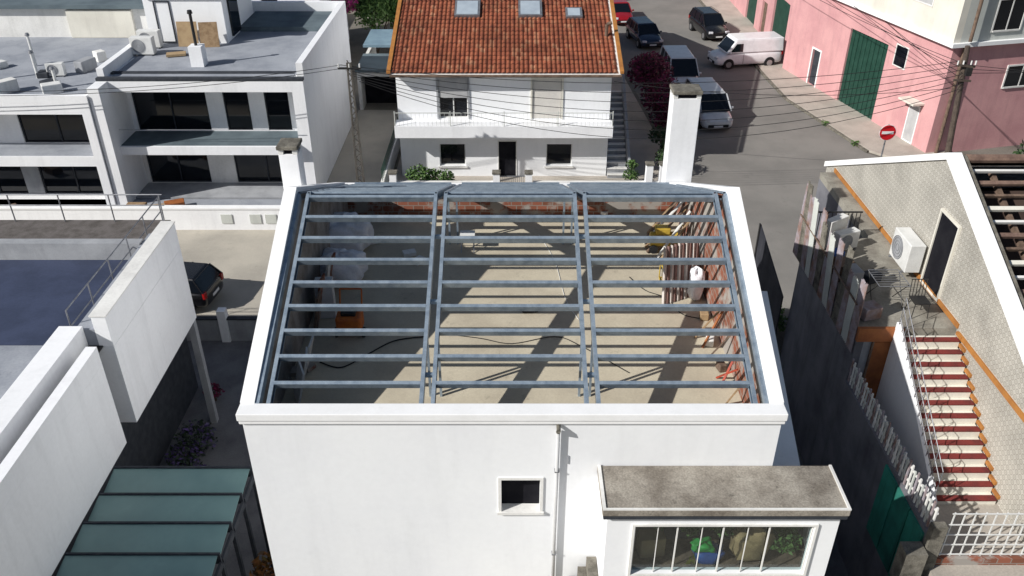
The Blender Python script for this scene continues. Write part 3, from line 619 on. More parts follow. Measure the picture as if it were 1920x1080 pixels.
MB().box(-10.1,-9.751,6,16.59,6.302,6.34).build('gutter',blackmetal,nb)
MB().box(-10.65,-10.101,6,16.59,6.302,6.9).build('parapet',white2,nb)
MB().box(-30,-10.651,6,16.61,6.302,6.33).build('roof',deckgrey,nb)
MB().box(-9.72,-9.52,21.15,21.35,0,3.94).build('pillar',greywall,nb)
rl=MB()
for z in(6.9,7.25): rl.cyl((-30,23.0,z),(-10.4,23.0,z),.02,n=6)
for k in range(14): rl.cyl((-30+1.5*k,23.0,6.36),(-30+1.5*k,23.0,7.25),.02,n=6)
rl.build('railing',greymetal,nb)
rl=MB()
for z in(6.75,7.2): rl.cyl((-10.5,16.8,z),(-10.5,22.9,z),.02,n=6)
for k in range(6): rl.cyl((-10.5,16.8+1.22*k,6.34),(-10.5,16.8+1.22*k,7.2),.02,n=6)
rl.build('railing',greymetal,nb)
cn=thing('glass_canopy','stepped grey green glass canopy beside the near white building','canopy',(-7.9,13,0))
for k in range(5):
    y1=15.05-.87*k; y0=y1-.84
    MB().add([(-9.48,y0,3.72),(-6.25,y0,3.72),(-6.25,y1,3.86),(-9.48,y1,3.86),(-9.48,y0,3.70),(-6.25,y0,3.70),(-6.25,y1,3.84),(-9.48,y1,3.84)],[(0,1,2,3),(7,6,5,4),(0,4,5,1),(1,5,6,2),(2,6,7,3),(3,7,4,0)]).build('glass_panel',teal,cn)
    MB().box(-9.48,-6.2,y1-.02,y1+.03,3.6,3.9).build('beam',darktrim,cn); MB().box(-6.24,-6.18,y0+.02,y1-.03,3.5,3.68).build('edge_beam',darktrim,cn)
    MB().box(-6.26,-6.18,y1-.02,y1+.06,0,3.58).build('post',darktrim,cn)
gt=thing('gate_wall','low grey gate wall with white pillar across the left alley','gate',(-10,25.8,0))
MB().box(-10.65,-10.35,25.65,25.95,0,1.35).build('pillar',white2,gt); MB().box(-10.34,-5.1,25.75,25.85,0,.95).build('panel',greywall,gt); MB().box(-12.4,-10.66,25.75,25.85,0,.95).build('panel',greywall,gt); MB().box(-12.4,-5.1,25.70,25.90,.952,1.0).build('rail',darktrim,gt)
def shrub(name,label,cat,cl,n,size,lm,seed,group=None):
    t=thing(name,label,cat,(cl[0][0][0],cl[0][0][1],0),0,group)
    MB().leaves(cl,n,size,seed).build('crown',lm,t)
    s=MB(); b=Vector((cl[0][0][0],cl[0][0][1],0))
    for c,r in cl: s.cyl(b,Vector(c),.05,.02,n=5)
    s.build('trunk',bark,t)
    return t
shrub('flowering_shrub','dark shrub with purple flowers at the foot of the near left wall, rear one','shrub',[((-9.7,19.9,.5),.6),((-9.9,19.2,.4),.5)],900,.07,leafp,1)
shrub('flowering_shrub','dark shrub with purple flowers at the foot of the near left wall, front one','shrub',[((-9.5,18.3,.5),.6),((-9.2,17.7,.4),.45)],900,.07,leafp,2)
shrub('flowering_shrub','small red flowering shrub by the corner pillar of the near left building','shrub',[((-9.9,22.3,.4),.3)],200,.06,leafm,3)
shrub('autumn_shrub','orange brown shrub against the front left corner of the roofless house','shrub',[((-5.6,13.4,2.2),.5),((-5.5,12.9,1.5),.6),((-5.7,13.8,1.0),.7)],1500,.07,leafo,4)
# ============================================================ RIGHT TILED HOUSE
rh=thing('patterned_tile_house','house with patterned tile gable wall and broken roof at the right edge','house',(12,20,0))
rk=.46; zp=9.35; yp=20.7; yf=12.75; yr=28.6
zz=lambda y: zp-rk*abs(y-yp)
MB().prism([(yf,0),(yr,0),(yr,zz(yr)),(yp,zp),(yf,zz(yf))],'x',11.4,11.7).build('gable_wall',azul,rh)
MB().box(11.7,24,yf,yf+.25,0,zz(yf)).build('wall',offwhite,rh); MB().box(11.7,24,yr-.25,yr,0,zz(yr)).build('wall',offwhite,rh)
for a,b in((yf-.1,yp),(yr+.1,yp)):
    MB().prism([(a,zz(a)+.005),(b,zz(b)+.005),(b,zz(b)+.2),(a,zz(a)+.2)],'x',11.33,11.68).build('coping',coping,rh)
    MB().prism([(a,zz(a)-.15),(b,zz(b)-.15),(b,zz(b)+.12),(a,zz(a)+.12)],'x',11.741,11.84).build('flashing',chmcap,rh)
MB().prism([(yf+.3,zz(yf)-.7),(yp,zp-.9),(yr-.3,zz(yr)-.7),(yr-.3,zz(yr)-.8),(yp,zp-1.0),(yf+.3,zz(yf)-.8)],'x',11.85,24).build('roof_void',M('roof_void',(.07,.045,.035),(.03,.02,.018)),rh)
roofbr=M('roof_brown',(.26,.17,.13),(.16,.10,.08),s=3,s2=20,g=.3)
for k in range(20):
    y=yp-.25-.38*k
    MB().beam((11.87,y,zz(y)-.1),(random.uniform(13.6,15.5) if k%4==1 else 24,y+random.uniform(-.05,.05),zz(y)-.1),.12 if k%2 else .07,.08,(0,-rk,1)).build('batten',[offwhite,roofbr,oldwood,cream][k%4],rh)
for k in range(6):
    x=12.6+1.6*k; MB().beam((x,yf+.3,zz(yf)-.25),(x,yp,zp-.35),.1,.14).build('rafter',oldwood,rh)
MB().prism([(yp,zp+.02),(yr,zz(yr)+.02),(yr,zz(yr)+.06),(yp,zp+.06)],'x',11.86,24).build('rear_roof',roofbr,rh)
MB().cyl((11.86,yp,zp+.03),(24,yp,zp+.03),.12,n=8).build('ridge',roofbr,rh)
win_x(rh,19.2,20.3,5.9,8.15,11.4,cream,voidm,'door',.06)
MB().box(11.36,11.398,18.0,27.8,5.86,6.0).build('skirting',ochre,rh); MB().box(11.36,11.398,12.9,17.9,5.70,5.84).build('skirting',ochre,rh)
tr=thing('raised_terrace','raised concrete terrace between the alley and the patterned tile house','terrace',(10,22,0))
tconc=M('terrace_floor',(.36,.34,.29),(.22,.20,.17),s=1.5,s2=20,g=.25,dark=.4)
MB().box(8.9,11.39,18.05,22.9,5.6,5.84).build('slab',tconc,tr); MB().box(10.9,11.39,22.901,27.8,5.6,5.84).build('slab',tconc,tr)
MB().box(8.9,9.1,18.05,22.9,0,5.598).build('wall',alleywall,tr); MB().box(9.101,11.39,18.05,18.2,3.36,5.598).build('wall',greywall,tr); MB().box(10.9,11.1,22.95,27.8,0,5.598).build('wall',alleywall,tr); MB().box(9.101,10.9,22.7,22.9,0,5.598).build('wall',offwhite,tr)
MB().box(8.85,10.0,17.93,18.04,5.5,5.9).build('edge_beam',browno,tr); d=MB().box(9.35,9.95,17.98,18.04,3.36,5.45).build('door',browno,tr); MB().box(9.3,9.34,17.96,18.04,3.36,5.48).build('door_frame',oldwood,d)
ts=thing('maroon_staircase','outside staircase with maroon treads against the patterned tile wall','staircase',(10.7,16,3.35))
for k in range(13):
    z=5.72-.185*k; y=17.95-.275*k
    MB().box(9.90,11.335,y-.275,y-.002,3.35,z-.035).build('riser',cream,ts)
    MB().box(9.86,11.33,y-.29,y-.12,z-.033,z).build('tread',redtread,ts)
    MB().box(11.34,11.397,y-.28,y,z+.01,z+.1).build('skirting',ochre,ts)
MB().prism([(17.95,3.35),(14.2,3.35),(14.2,3.6),(17.95,6.1)],'x',9.76,9.85).build('side_wall',white2,ts)
rl=MB()
for k in range(10):
    y=17.9-.4*k; z=6.0-.67*.4*k; rl.cyl((9.80,y,z-.1),(9.80,y,z+.85),.01,n=5)
for o in(.85,.55,.25): rl.cyl((9.80,17.9,6.0+o),(9.80,14.3,3.6+o),.011,n=5)
for k in range(18):
    y=17.9-.2*k; z=6.0-.67*.2*k; rl.cyl((9.80,y,z+.1),(9.80,y-.2,z+.7),.006,n=4)
rl.build('railing',greymetal,ts)
sf=thing('sheet_metal_fence','ragged rusty sheet metal fence along the terrace edge above the alley','fence',(8.9,20,5.8))
rr=random.Random(5)
for k in range(13):
    y=18.1+.42*k; h=rr.uniform(1.0,1.5)+.04*k; vs=[];n=10;tilt=rr.uniform(-.18,.05)
    for j in(0,1):
        for i in range(n+1): vs.append((8.86+.035*(i%2)+.012*(k%2)+(tilt if j else 0),y+.4*i/n,5.0 if j==0 else 5.75+h+rr.uniform(-.05,.05)))
    MB().add(vs,[(i,i+1,n+2+i,n+1+i) for i in range(n)]).build('sheet',[rust,palegrey,rust,chmcap][k%4],sf)
MB().tube([(8.8,18.3,6.4),(8.8,23.3,6.45)],.025).build('rail',oldwood,sf)
dshade=M('shaded_wall_dark',(.03,.032,.042),(.05,.05,.06),s=1.5,streak=.3)
ds=thing('shaded_wall_sheet','dark pointed sheet painted as a shaded wall at the far end of the alley','fence',(8.6,23,0))
MB().prism([(22.95,0),(26.3,0),(26.3,4.55),(22.95,3.7)],'x',8.60,8.64).build('shade_panel',dshade,ds)  # added dark sheet for the wall in shadow, shade is in its colour
MB().box(8.56,8.598,26.2,26.3,0,4.6).build('post',blackmetal,ds)
pf=thing('picket_fence','weathered picket fence on the side yard wall','fence',(8.9,15,3.3))
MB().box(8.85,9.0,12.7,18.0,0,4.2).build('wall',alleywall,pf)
for k in range(3): MB().box(8.80,8.848,12.8+.72*k,13.48+.72*k,2.0,4.1).build('green_panel',greenwall if k%2==0 else greenwall2,pf)
for k in range(38): MB().box(8.90,8.93,12.75+.14*k,12.80+.14*k,4.202,4.9+.05*math.sin(k*2.1)).build('picket',[offwhite,rust,palegrey][k%3],pf)
MB().box(8.931,8.96,12.75,17.95,4.35,4.40).box(8.931,8.96,12.75,17.95,4.72,4.77).build('rail',offwhite,pf)
gp=thing('grid_railing','white metal grid railing closing the side yard at the front','railing',(11,12.7,3.4))
g_=MB()
for k in range(22): g_.box(9.25+.22*k,9.275+.22*k,12.68,12.70,3.55,4.85)
for z in(3.6,3.9,4.2,4.5,4.82): g_.box(9.2,13.9,12.66,12.68,z,z+.025)
g_.build('grid',plastic,gp); MB().box(9.1,14,12.6,12.76,3.351,3.54).build('kerb',brick,gp)
MB().box(8.8,9.1,12.5,12.68,3.3,4.6).build('pillar',chmcap,gp); MB().box(8.3,8.75,12.3,12.68,3.0,4.0).build('pillar',chmcap,gp)
# terrace things
ac('large white air conditioner mounted on the patterned tile wall',(11.1,20.95,6.05),-math.pi/2,1.25)
ac('small white air conditioner standing on the raised terrace',(9.85,22.2,5.85),.4,.85)
dr_=thing('drying_rack','wire drying rack standing on the raised terrace','rack',(9.9,19.2,5.85))
for a in(-1,1):
    MB().tube([(a*.4,-.35,0),(a*.4,.35,.8)],.012,5).tube([(a*.4,.35,0),(a*.4,-.35,.8)],.012,5).build('leg_frame',blackmetal,dr_,local=True)
g_=MB()
for k in range(8): g_.cyl((-.4,-.42+.12*k,.8),(.4,-.42+.12*k,.8),.008,n=4)
g_.tube([(-.4,-.42,.8),(.4,-.42,.8),(.4,.42,.8),(-.4,.42,.8),(-.4,-.42,.8)],.012,5).build('top_rack',greymetal,dr_,local=True)
wc=thing('wire_chair','black wire chair on the raised terrace near the stair','chair',(10.6,18.7,5.85))
MB().rbox((0,0,.43),.42,.42,.03).build('seat',blackmetal,wc,local=True); g_=MB()
for k in range(6): g_.cyl((-.2+.08*k,.2,.45),(-.2+.08*k,.27,.9),.01,n=4)
g_.cyl((-.22,.27,.9),(.22,.27,.9),.014,n=5).build('backrest',blackmetal,wc,local=True)
for a in(-1,1):
    for b in(-1,1): MB().cyl((a*.18,b*.18,.42),(a*.21,b*.21,0),.012,n=5).build('leg',blackmetal,wc,local=True)
tag(MB().rbox((9.4,21.6,6.0),.4,.3,.3,.2).build('blue_crate',bluep,bevel=.02),'small blue crate on the raised terrace','crate')
for k,(x,y,sx,sy,h,m,lb) in enumerate(((9.3,20.6,.5,.6,.5,oldwood,'old wooden box against the sheet metal fence'),(9.25,19.9,.35,.5,.7,greywall,'grey upright box against the sheet metal fence'),(9.3,18.6,.5,.4,.35,rust,'rusty low box at the front corner of the terrace'),(10.0,20.4,.5,.35,.25,darktrim,'dark flat box in the middle of the terrace'),(9.6,22.5,.8,.25,.9,offwhite,'white cabinet at the back of the terrace'))):
    tag(MB().rbox((x,y,5.845+h/2),sx,sy,h,.15*k).build('storage_box',m,bevel=.02),lb,'box')
tr2=thing('terrace_railing','thin dark railing at the back of the raised terrace','railing',(10,22.8,5.85))
g_=MB()
for k in range(13): g_.box(8.95+.12*k,8.97+.12*k,22.8,22.82,5.85,6.75)
g_.box(8.93,10.45,22.79,22.83,6.75,6.79).build('rail',blackmetal,tr2)
# ============================================================ PINK BUILDING
pb=thing('pink_building','pink and cream corner building with tall dark green garage door','building',(22.4,43.2,0),R(13.8))
def L(mb,name,m,par=pb): return mb.build(name,m,par,local=True)
L(MB().wall_x(0,15.5,0,5.9,0,.3,[(5.0,8.7,0,4.6),(11.3,12.2,0.15,2.4)]),'wall',pink); L(MB().box(.301,18,0,.3,0,5.9),'wall',pink)
L(MB().box(-.35,18,-.3,11.5,5.902,6.1),'ledge',coping); L(MB().box(-.2,.2,-.1,11.4,6.102,12),'wall',cream); L(MB().box(.201,18,-.1,.2,6.102,12),'wall',palegrey)
L(MB().box(.3,12,.35,15.4,0,5.7),'core',voidm); L(MB().box(.2,12,11.5,15.5,5.902,6.3),'roof',deckgrey)
g_=MB().box(.12,.16,5.0,8.7,0,4.6)
for k in range(9): g_.box(.08,.119,5.05+.41*k,5.1+.41*k,0,4.6)
L(g_,'garage_door',greendoor); dd=L(MB().box(.12,.16,11.3,12.2,.15,2.4),'door',darktrim); L(MB().box(-.04,0,11.2,11.3,.13,2.5).box(-.04,0,12.2,12.3,.13,2.5).box(-.04,0,11.3,12.2,2.4,2.5),'door_frame',coping,dd)
win_x(pb,3.2,4.3,3.7,4.9,0,offwhite,glassy,'window',local=True)
f=win_x(pb,1.2,2.1,.14,2.3,0,coping,shutter,'door',local=True)
L(MB().box(-.7,-.005,1.0,2.3,2.45,2.55),'door_hood',cream)
win_x(pb,2.0,3.6,7.4,9.2,-.2,offwhite,shutter,'window',local=True); win_x(pb,5.6,7.0,7.4,9.2,-.2,offwhite,shutter,'window',local=True)
def wl(x0,x1,z0,z1,y,pm=glassy,fm=offwhite):
    f=MB().box(x0-.08,x0,y-.05,y,z0-.08,z1+.08).box(x1,x1+.08,y-.05,y,z0-.08,z1+.08).box(x0,x1,y-.05,y,z1,z1+.08).box(x0,x1,y-.08,y,z0-.08,z0).box((x0+x1)/2-.03,(x0+x1)/2+.03,y-.04,y-.021,z0,z1).build('window',fm,pb,local=True)
    MB().box(x0,x1,y-.02,y-.003,z0,z1).build('pane',pm,f)
wl(1.9,3.5,6.6,8.1,-.1); wl(3.7,5.6,3.5,4.6,0); wl(5.2,6.8,6.6,8.1,-.1)
L(MB().cyl((.55,-.14,0),(.55,-.14,5.85),.09),'downpipe',oldwood); L(MB().cyl((.55,-.36,6.2),(.55,-.36,12),.09),'downpipe',oldwood)
p2=thing('pink_row_building','paler pink building further up the street behind the white van','building',(20.5,60,0))
MB().wall_x(60,80,0,5.2,19.3,19.6,[(60.6,64.4,0,3.8),(66,67.4,.2,2.6),(69,72,0,3.2)]).build('wall',pink,p2); MB().box(19.35,19.6,64.6,65.4,3.9,4.0).build('ledge',coping,p2)
MB().box(19.3,30,80,80.3,0,5.2).box(19.61,30,59.7,60,0,5.2).build('wall',pink,p2); MB().box(19.2,30,59.6,80.4,5.202,5.4).build('roof',cream,p2); MB().box(19.2,30,62,80.4,5.402,8.2).build('upper_floor',cream,p2)
MB().box(19.45,19.5,60.6,64.4,0,3.8).build('garage_door',greendoor,p2); MB().box(19.45,19.5,66,67.4,.2,2.6).build('door',oldwood,p2); MB().box(19.45,19.5,69,72,0,3.2).build('garage_door',greendoor,p2)
# ============================================================ STREET THINGS
sg=thing('no_entry_sign','round red no entry sign with white bar on a grey pole','sign',(18.0,38.7,0))
MB().cyl((0,.06,0),(0,.06,3.45),.035).build('pole',greymetal,sg,local=True)
MB().cyl((0,0,3.05),(0,.02,3.05),.40,n=32).build('disc_border',signw,sg,local=True); MB().cyl((0,-.012,3.05),(0,-.001,3.05),.375,n=32).build('disc',redsign,sg,local=True); MB().box(-.28,.28,-.02,-.013,2.98,3.12).build('white_bar',signw,sg,local=True)
up_=thing('utility_pole','dark wooden utility pole with crossarm beside the pink building','pole',(21.0,38,0))
MB().cyl((0,0,0),(-.7,0,7.4),.16,.11,n=10).build('shaft',polewood,up_,local=True)
MB().beam((-1.0,-.15,6.6),(-.2,-.15,6.5),.1,.1).build('crossarm',polewood,up_,local=True); MB().beam((-1.0,-.15,5.9),(-.2,-.15,5.85),.08,.08).build('crossarm',polewood,up_,local=True)
MB().rbox((-.45,-.2,6.3),.25,.2,.35).build('junction_box',blackmetal,up_,local=True)
for x in(-1.0,-.75,-.4,-.2): MB().cyl((x,-.15,6.6),(x,-.15,6.78),.035).build('insulator',plastic,up_,local=True)
lp=thing('lattice_pole','grey lattice concrete utility pole in front of the lane','pole',(-7.0,36.2,0))
g_=MB()
for a in(-1,1): g_.beam((a*.17,0,0),(a*.07,0,7.2),.05,.08)
for k in range(14):
    z=.3+.5*k; w=.17-.10*z/7.2; g_.beam((-w,0,z),(w,0,z+.25),.03,.04); g_.beam((w,0,z+.25),(-w,0,z+.5),.03,.04)
g_.build('shaft',polecon,lp,local=True); MB().beam((-.5,0,6.95),(.5,0,6.95),.08,.08).build('crossarm',blackmetal,lp,local=True)
for x in(-.45,0,.45): MB().cyl((x,0,6.99),(x,0,7.15),.035).build('insulator',plastic,lp,local=True)
def wire(a,b,sag,label,group,r=.014):
    a=Vector(a);b=Vector(b); pts=[]
    for k in range(25):
        t=k/24; p=a.lerp(b,t); p.z-=4*sag*t*(1-t); pts.append(p)
    tag(MB().tube(pts,r,4).build('overhead_wire',rubber),label,'wire',group)
for k in range(7): wire((-7.4+.13*k,36.2,7.1-.12*k),(20.0+.1*k,37.85,6.75-.2*k),.9+.28*k,'thin black overhead wire strung between the two utility poles','wires between the two poles')
for k in range(4): wire((20.1,37.9,6.7-.2*k),(14+3*k,72,8-.3*k),.8,'thin black overhead wire running from the wooden pole up the street','wires up the street')
for k in range(3): wire((20.3,37.9,6.6-.2*k),(42,30+4*k,8.5),.6,'thin black overhead wire running from the wooden pole past the right edge','wires to the right')
for k in range(2): wire((-7.3,36.2,7.1-.15*k),(-34,35.5,6.8-.2*k),.9,'thin black overhead wire crossing in front of the modern houses','wires to the left')
wire((20.0,37.9,5.5),(4.9,40.1,5.1),.5,'service wire from the wooden pole to the tiled roof house','')
# ============================================================ VEHICLES
wpaint=paint('paint_white',(.86,.87,.89),.3,0); spaint=paint('paint_silver',(.66,.68,.71),.3,.2); s2=paint('paint_silver_blue',(.68,.71,.74),.3,.2); bpaint=paint('paint_black',(.012,.012,.014)); npaint=paint('paint_navy',(.012,.025,.06)); rpaint=paint('paint_red',(.35,.012,.02))
def car(label,loc,rz,Lc,W,Hc,pm,kind='car',cat='car',rails=False):
    t=thing('parked_van' if kind=='van' else 'parked_car',label,cat,loc,rz)
    be={'suv':1.05,'mpv':1.08,'van':1.12}.get(kind,.95)
    gnd=.2
    stn=[(.5,.38,gnd+.12,be*.60),(.485,.45,gnd+.05,be*.72),(.42,.49,gnd,be*.83),(.3,.5,gnd,be*.95),(.15,.5,gnd,be),(-.2,.5,gnd,be*1.02),(-.42,.495,gnd,be*1.02),(-.48,.47,gnd+.05,be),(-.5,.42,gnd+.12,be*.9)]
    vs=[]
    for y,hw,zb,zt in stn:
        hw*=W; half=[(0,zb),(hw*.86,zb),(hw*.97,zb+.12),(hw,(zb+zt)/2),(hw*.97,zt-.14),(hw*.86,zt-.01)]
        pts=half+[(0,zt+.02)]+[(-a,b) for a,b in half[:0:-1]]
        vs+=[(a,y*Lc,b) for a,b in pts]
    n=12; fs=[]
    for j in range(len(stn)-1):
        for i in range(n): fs.append((j*n+i,(j+1)*n+i,(j+1)*n+(i+1)%n,j*n+(i+1)%n))
    fs+=[tuple(range(n)),tuple(range((len(stn)-1)*n,len(stn)*n))[::-1]]
    b=MB().add(vs,fs).build('body',pm,t,local=True,smooth=True)
    m=b.modifiers.new('sub','SUBSURF'); m.levels=1; m.render_levels=1
    wb,wt=W*.45,W*.37
    if kind=='van': wb,wt=W*.485,W*.43; yf0,yf1,yr1,yr0=.36*Lc,.22*Lc,-.485*Lc,-.495*Lc
    elif kind=='mpv': wb,wt=W*.47,W*.41; yf0,yf1,yr1,yr0=.34*Lc,.15*Lc,-.46*Lc,-.49*Lc
    else: yf0,yf1,yr1,yr0=.27*Lc,.08*Lc,-.40*Lc,-.485*Lc
    c=[(-wb,yf0,be-.06),(wb,yf0,be-.06),(wb,yr0,be-.04),(-wb,yr0,be-.04),(-wt,yf1,Hc-.05),(wt,yf1,Hc-.05),(wt,yr1,Hc-.05),(-wt,yr1,Hc-.05)]
    cf=[(0,3,2,1),(4,5,6,7),(0,1,5,4),(1,2,6,5),(2,3,7,6),(3,0,4,7)]
    if kind!='van': MB().add(c,cf).build('windows',glassy,t,local=True,bevel=.03)
    else:
        MB().add(c,cf).build('cargo_body',pm,t,local=True,bevel=.07)
        o=Vector((0,.012,.012)); q=lambda u,v:Vector(((-1+2*u)*(wb*.93+(wt*.93-wb*.93)*v),yf0+(yf1-yf0)*v,be-.06+(Hc-.05-be+.06)*v))+o
        MB().add([q(.03,.1),q(.97,.1),q(.97,.86),q(.03,.86)],[(0,1,2,3)]).build('windscreen',glassy,t,local=True)
        for sd in(-1,1):
            def qs(y,v): return (sd*(wb+(wt-wb)*v+.012),y,be-.06+(Hc-.05-be+.06)*v)
            MB().add([qs(yf0-.28,.12),qs(.12*Lc,.12),qs(.12*Lc,.72),qs(yf1-.02,.72)],[(0,1,2,3)]).build('side_window',glassy,t,local=True)
            MB().add([(sd*(W*.5+.004),.10*Lc,.35),(sd*(W*.5+.004),.10*Lc+.02,.35),(sd*(W*.5+.004),.10*Lc+.02,1.05),(sd*(W*.5+.004),.10*Lc,1.05)],[(0,1,2,3)]).build('door_gap',rubber,t,local=True)
    MB().add([(-wt-.01,yf1+.04,Hc-.07),(wt+.01,yf1+.04,Hc-.07),(wt+.01,yr1-.03,Hc-.07),(-wt-.01,yr1-.03,Hc-.07),(-wt+.06,yf1-.04,Hc),(wt-.06,yf1-.04,Hc),(wt-.06,yr1+.06,Hc),(-wt+.06,yr1+.06,Hc)],cf).build('roof',pm,t,local=True,bevel=.03)
    if kind!='van':
        for sd in(-1,1):
            for a,b2 in(((sd*wb,yf0,be-.05),(sd*wt,yf1,Hc-.06)),((sd*wb,yr0,be-.04),(sd*wt,yr1,Hc-.06)),((sd*wb,-.02*Lc,be-.04),(sd*wt,-.03*Lc,Hc-.06)),((sd*wb,-.24*Lc,be-.04),(sd*wt,-.24*Lc,Hc-.06))):
                MB().beam(a,b2,.06,.08).build('window_pillar',pm,t,local=True)
    if rails:
        for sd in(-1,1): MB().tube([(sd*(wt-.05),yf1-.2,Hc+.05),(sd*(wt-.05),yr1+.2,Hc+.05)],.02,6).build('roof_rail',blackmetal,t,local=True)
    for sd in(-1,1):
        for y in(.31*Lc,-.30*Lc):
            MB().cyl((sd*(W/2-.16),y,.34),(sd*(W/2+.006),y,.34),.38,n=20).build('wheel_arch',rubber,t,local=True)
            w=MB().cyl((sd*(W/2-.15),y,.32),(sd*(W/2+.02),y,.32),.32,n=20).build('wheel',rubber,t,local=True)
            MB().cyl((sd*(W/2+.0),y,.32),(sd*(W/2+.03),y,.32),.2,n=14).build('rim',chrome,w)
        MB().rbox((sd*W*.35,.478*Lc,be*.68),.32,.16,.15,sd*-.25).build('headlight',lampw,t,local=True,bevel=.03)
        MB().rbox((sd*W*.41,-.485*Lc,be*.85),.2,.12,.28).build('tail_light',lampr,t,local=True,bevel=.03)
        MB().rbox((sd*(W/2+.08),yf0-.25*(yf0-yf1)-.1,be+.04),.16,.1,.13).build('mirror',pm,t,local=True,bevel=.03)
    MB().rbox((0,.497*Lc,.42),W*.62,.06,.16).build('grille',rubber,t,local=True); MB().box(-.26,.26,-.52*Lc+.07,-.5*Lc+.0,.5,.61).build('number_plate',signw,t,local=True)
    MB().box(-.26,.26,.5*Lc+.0,.5*Lc+.03,.36,.46).build('number_plate',signw,t,local=True)
    return t
car('pale people carrier parked nearest, beside the tall white chimney',(11.6,48.7,.01),R(185),4.7,1.9,1.85,spaint,'mpv')
car('pale people carrier parked second from the chimney, partly hidden by it',(11.0,55.2,.01),R(182),4.8,1.95,1.95,s2,'mpv')
car('white panel van parked across the street by the pink building',(16.3,59.5,.01),R(100),4.9,1.95,2.0,wpaint,'van','van')
car('black off road car parked behind the white van',(15.3,67.2,.01),R(190),4.5,1.85,1.7,bpaint,'suv','car',True)
car('dark blue car parked up the street on the left kerb',(10.0,65.0,.01),R(190),4.4,1.8,1.5,npaint)
car('red car parked furthest up the street on the left kerb',(8.8,71.5,.01),R(185),4.2,1.75,1.5,rpaint)
car('black car parked on the left street, half hidden behind the near white building',(-13.7,28.6,.01),R(82),4.3,1.8,1.45,bpaint)
# ============================================================ VEGETATION
shrub('bougainvillea_tree','dark magenta bougainvillea tree right of the tiled roof house','tree',[((8.6,47.2,2.0),1.25),((8.1,49.2,2.7),1.3),((8.7,46.0,1.2),.9),((8.2,50.6,2.5),1.1)],4200,.12,leafm,11)
shrub('garden_bush','green bush at the left of the garden of the tiled roof house','bush',[((-4.6,38.8,.8),.6),((-3.9,38.9,.7),.45)],900,.08,leafg,12)
shrub('garden_bush','small green bush in the garden left of the house door','bush',[((-3.2,38.6,.8),.4)],350,.07,leafg,13)
shrub('garden_bush','green bush at the foot of the outside staircase','bush',[((5.9,39.0,.7),.4),((6.0,39.6,1.0),.3)],500,.07,leafg,14)
shrub('garden_bush','green bush behind the tall white chimney','bush',[((8.0,40.5,1.0),.7),((8.3,42,.9),.6),((8.0,43.6,1.0),.6)],1500,.09,leafd,15)
shrub('roadside_weeds','weeds at the far end of the dark alley','weeds',[((9.4,26.8,.4),.5),((9.9,26.3,.5),.4)],500,.08,leafg,16)
for k in range(10):
    x,y=[(8.5,38.4),(8.6,40),(8.7,42.2),(8.6,45),(7.0,37.3),(19.0,44.5),(18.3,47.6),(9.0,27.3),(10.2,27.5),(-8.6,36.2)][k]
    tag(MB().leaves([((x,y,.16),.22),((x+.2,y+.15,.12),.15)],60,.07,50+k).build('weed_tuft',leafg),'small green weed tuft growing at the road edge','weed','weed tufts at the road edge')
for k,(x,y,z,r) in enumerate(((-9.8,62,3.2,2.2),(-7.4,64,3.0,2.0),(-5.9,66,2.4,1.6))):
    rn=random.Random(k); cl=[((x+rn.uniform(-r,r)*.7,y+rn.uniform(-r,r)*.6,z+rn.uniform(-r,r)*.5),r*rn.uniform(.4,.65)) for _ in range(8)]
    shrub('garden_tree','%s green tree behind the lane garage'%['leftmost','middle','rightmost'][k],'tree',[((x,y,z),r*.6)]+cl,4200,.14,leafg,30+k)
shrub('flowering_tree','magenta flowering tree behind the white modern house','tree',[((-11.6,60.5,4.0),.9),((-12.4,61,3.6),.8)],1400,.13,leafmb,35)
shrub('corner_tree','dark green tree behind the right tiled house','tree',[((24.6,36.5,2.6),1.3),((26,36,2.8),1.2),((25.4,37,3.6),.9),((27.5,36,3.0),1.2)],3000,.13,leafd,36)
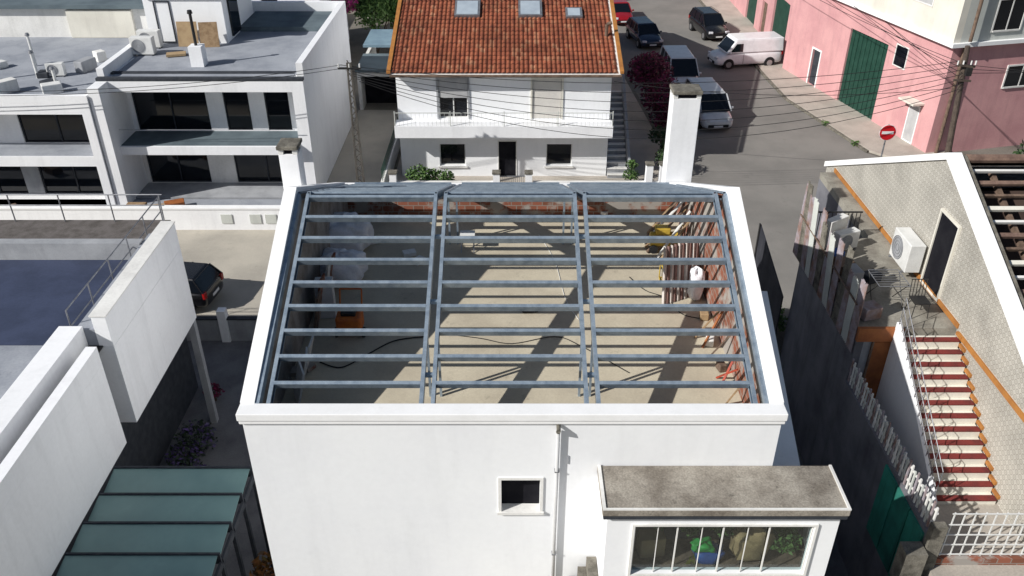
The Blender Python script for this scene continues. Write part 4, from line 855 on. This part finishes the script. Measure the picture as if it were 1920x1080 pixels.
def far(label,x0,x1,y0,y1,z,wm,rm):
    t=thing('distant_house',label,'house',((x0+x1)/2,(y0+y1)/2,0))
    hs=[]; n=max(1,int((x1-x0)/3))
    for k in range(n):
        a=x0+(x1-x0)*(k+.3)/n; hs.append((a,a+1.1,z-1.9,z-.7))
    MB().wall_y(x0,x1,0,z,y0,y0+.3,hs).build('wall',wm,t); MB().box(x0,x1,y0+.301,y1,0,z-.01).build('wall',wm,t)
    for h in hs: MB().box(h[0],h[1],y0+.28,y0+.3,h[2],h[3]).build('window',glassy,t)
    MB().box(x0-.3,x1+.3,y0-.3,y1+.3,z+.002,z+.25).build('roof',rm,t)
far('distant cream house with pink roof at the top left corner',-36,-27,58,68,4.6,cream,pinkroof)
far('distant white house with pink roof beside the top left corner',-26,-19.5,60,70,4.6,offwhite,pinkroof)
far('distant white house with grey roof behind the modern house',-18,-12.5,57,66,6.4,white2,deckgrey)
far('distant pale house behind the lane trees',-12,-2,72,82,4.5,cream,pinkroof)
far('distant house closing the left side of the street',-1,6,76,95,4.5,pink,tilem)
# ============================================================ LIGHT, WORLD, CAMERA
Ld=Vector((1.28,.68,-1)).normalized()
s=bpy.data.lights.new('sun','SUN'); s.energy=5.0; s.angle=R(.5); s.color=(1,.975,.93)
so=bpy.data.objects.new('sun',s); col.objects.link(so); so.rotation_euler=Ld.to_track_quat('-Z','Y').to_euler()
w=bpy.data.worlds.new('World'); sc.world=w; w.use_nodes=True; nt=w.node_tree
sk=nt.nodes.new('ShaderNodeTexSky'); sk.sky_type='NISHITA'; sk.sun_disc=False
sk.sun_elevation=math.asin(-Ld.z); sk.sun_rotation=math.atan2(-Ld.x,-Ld.y)
nt.links.new(sk.outputs[0],nt.nodes['Background'].inputs[0]); nt.nodes['Background'].inputs[1].default_value=.06
cd=bpy.data.cameras.new('camera'); cd.sensor_width=36; cd.lens=36*F/1920; cd.clip_end=2000
co=bpy.data.objects.new('camera',cd); col.objects.link(co); co.location=(0,0,H); co.rotation_euler=(R(90)-PT,0,0)
sc.camera=co
sc.view_settings.view_transform='Standard'; sc.view_settings.look='None'; sc.view_settings.exposure=0
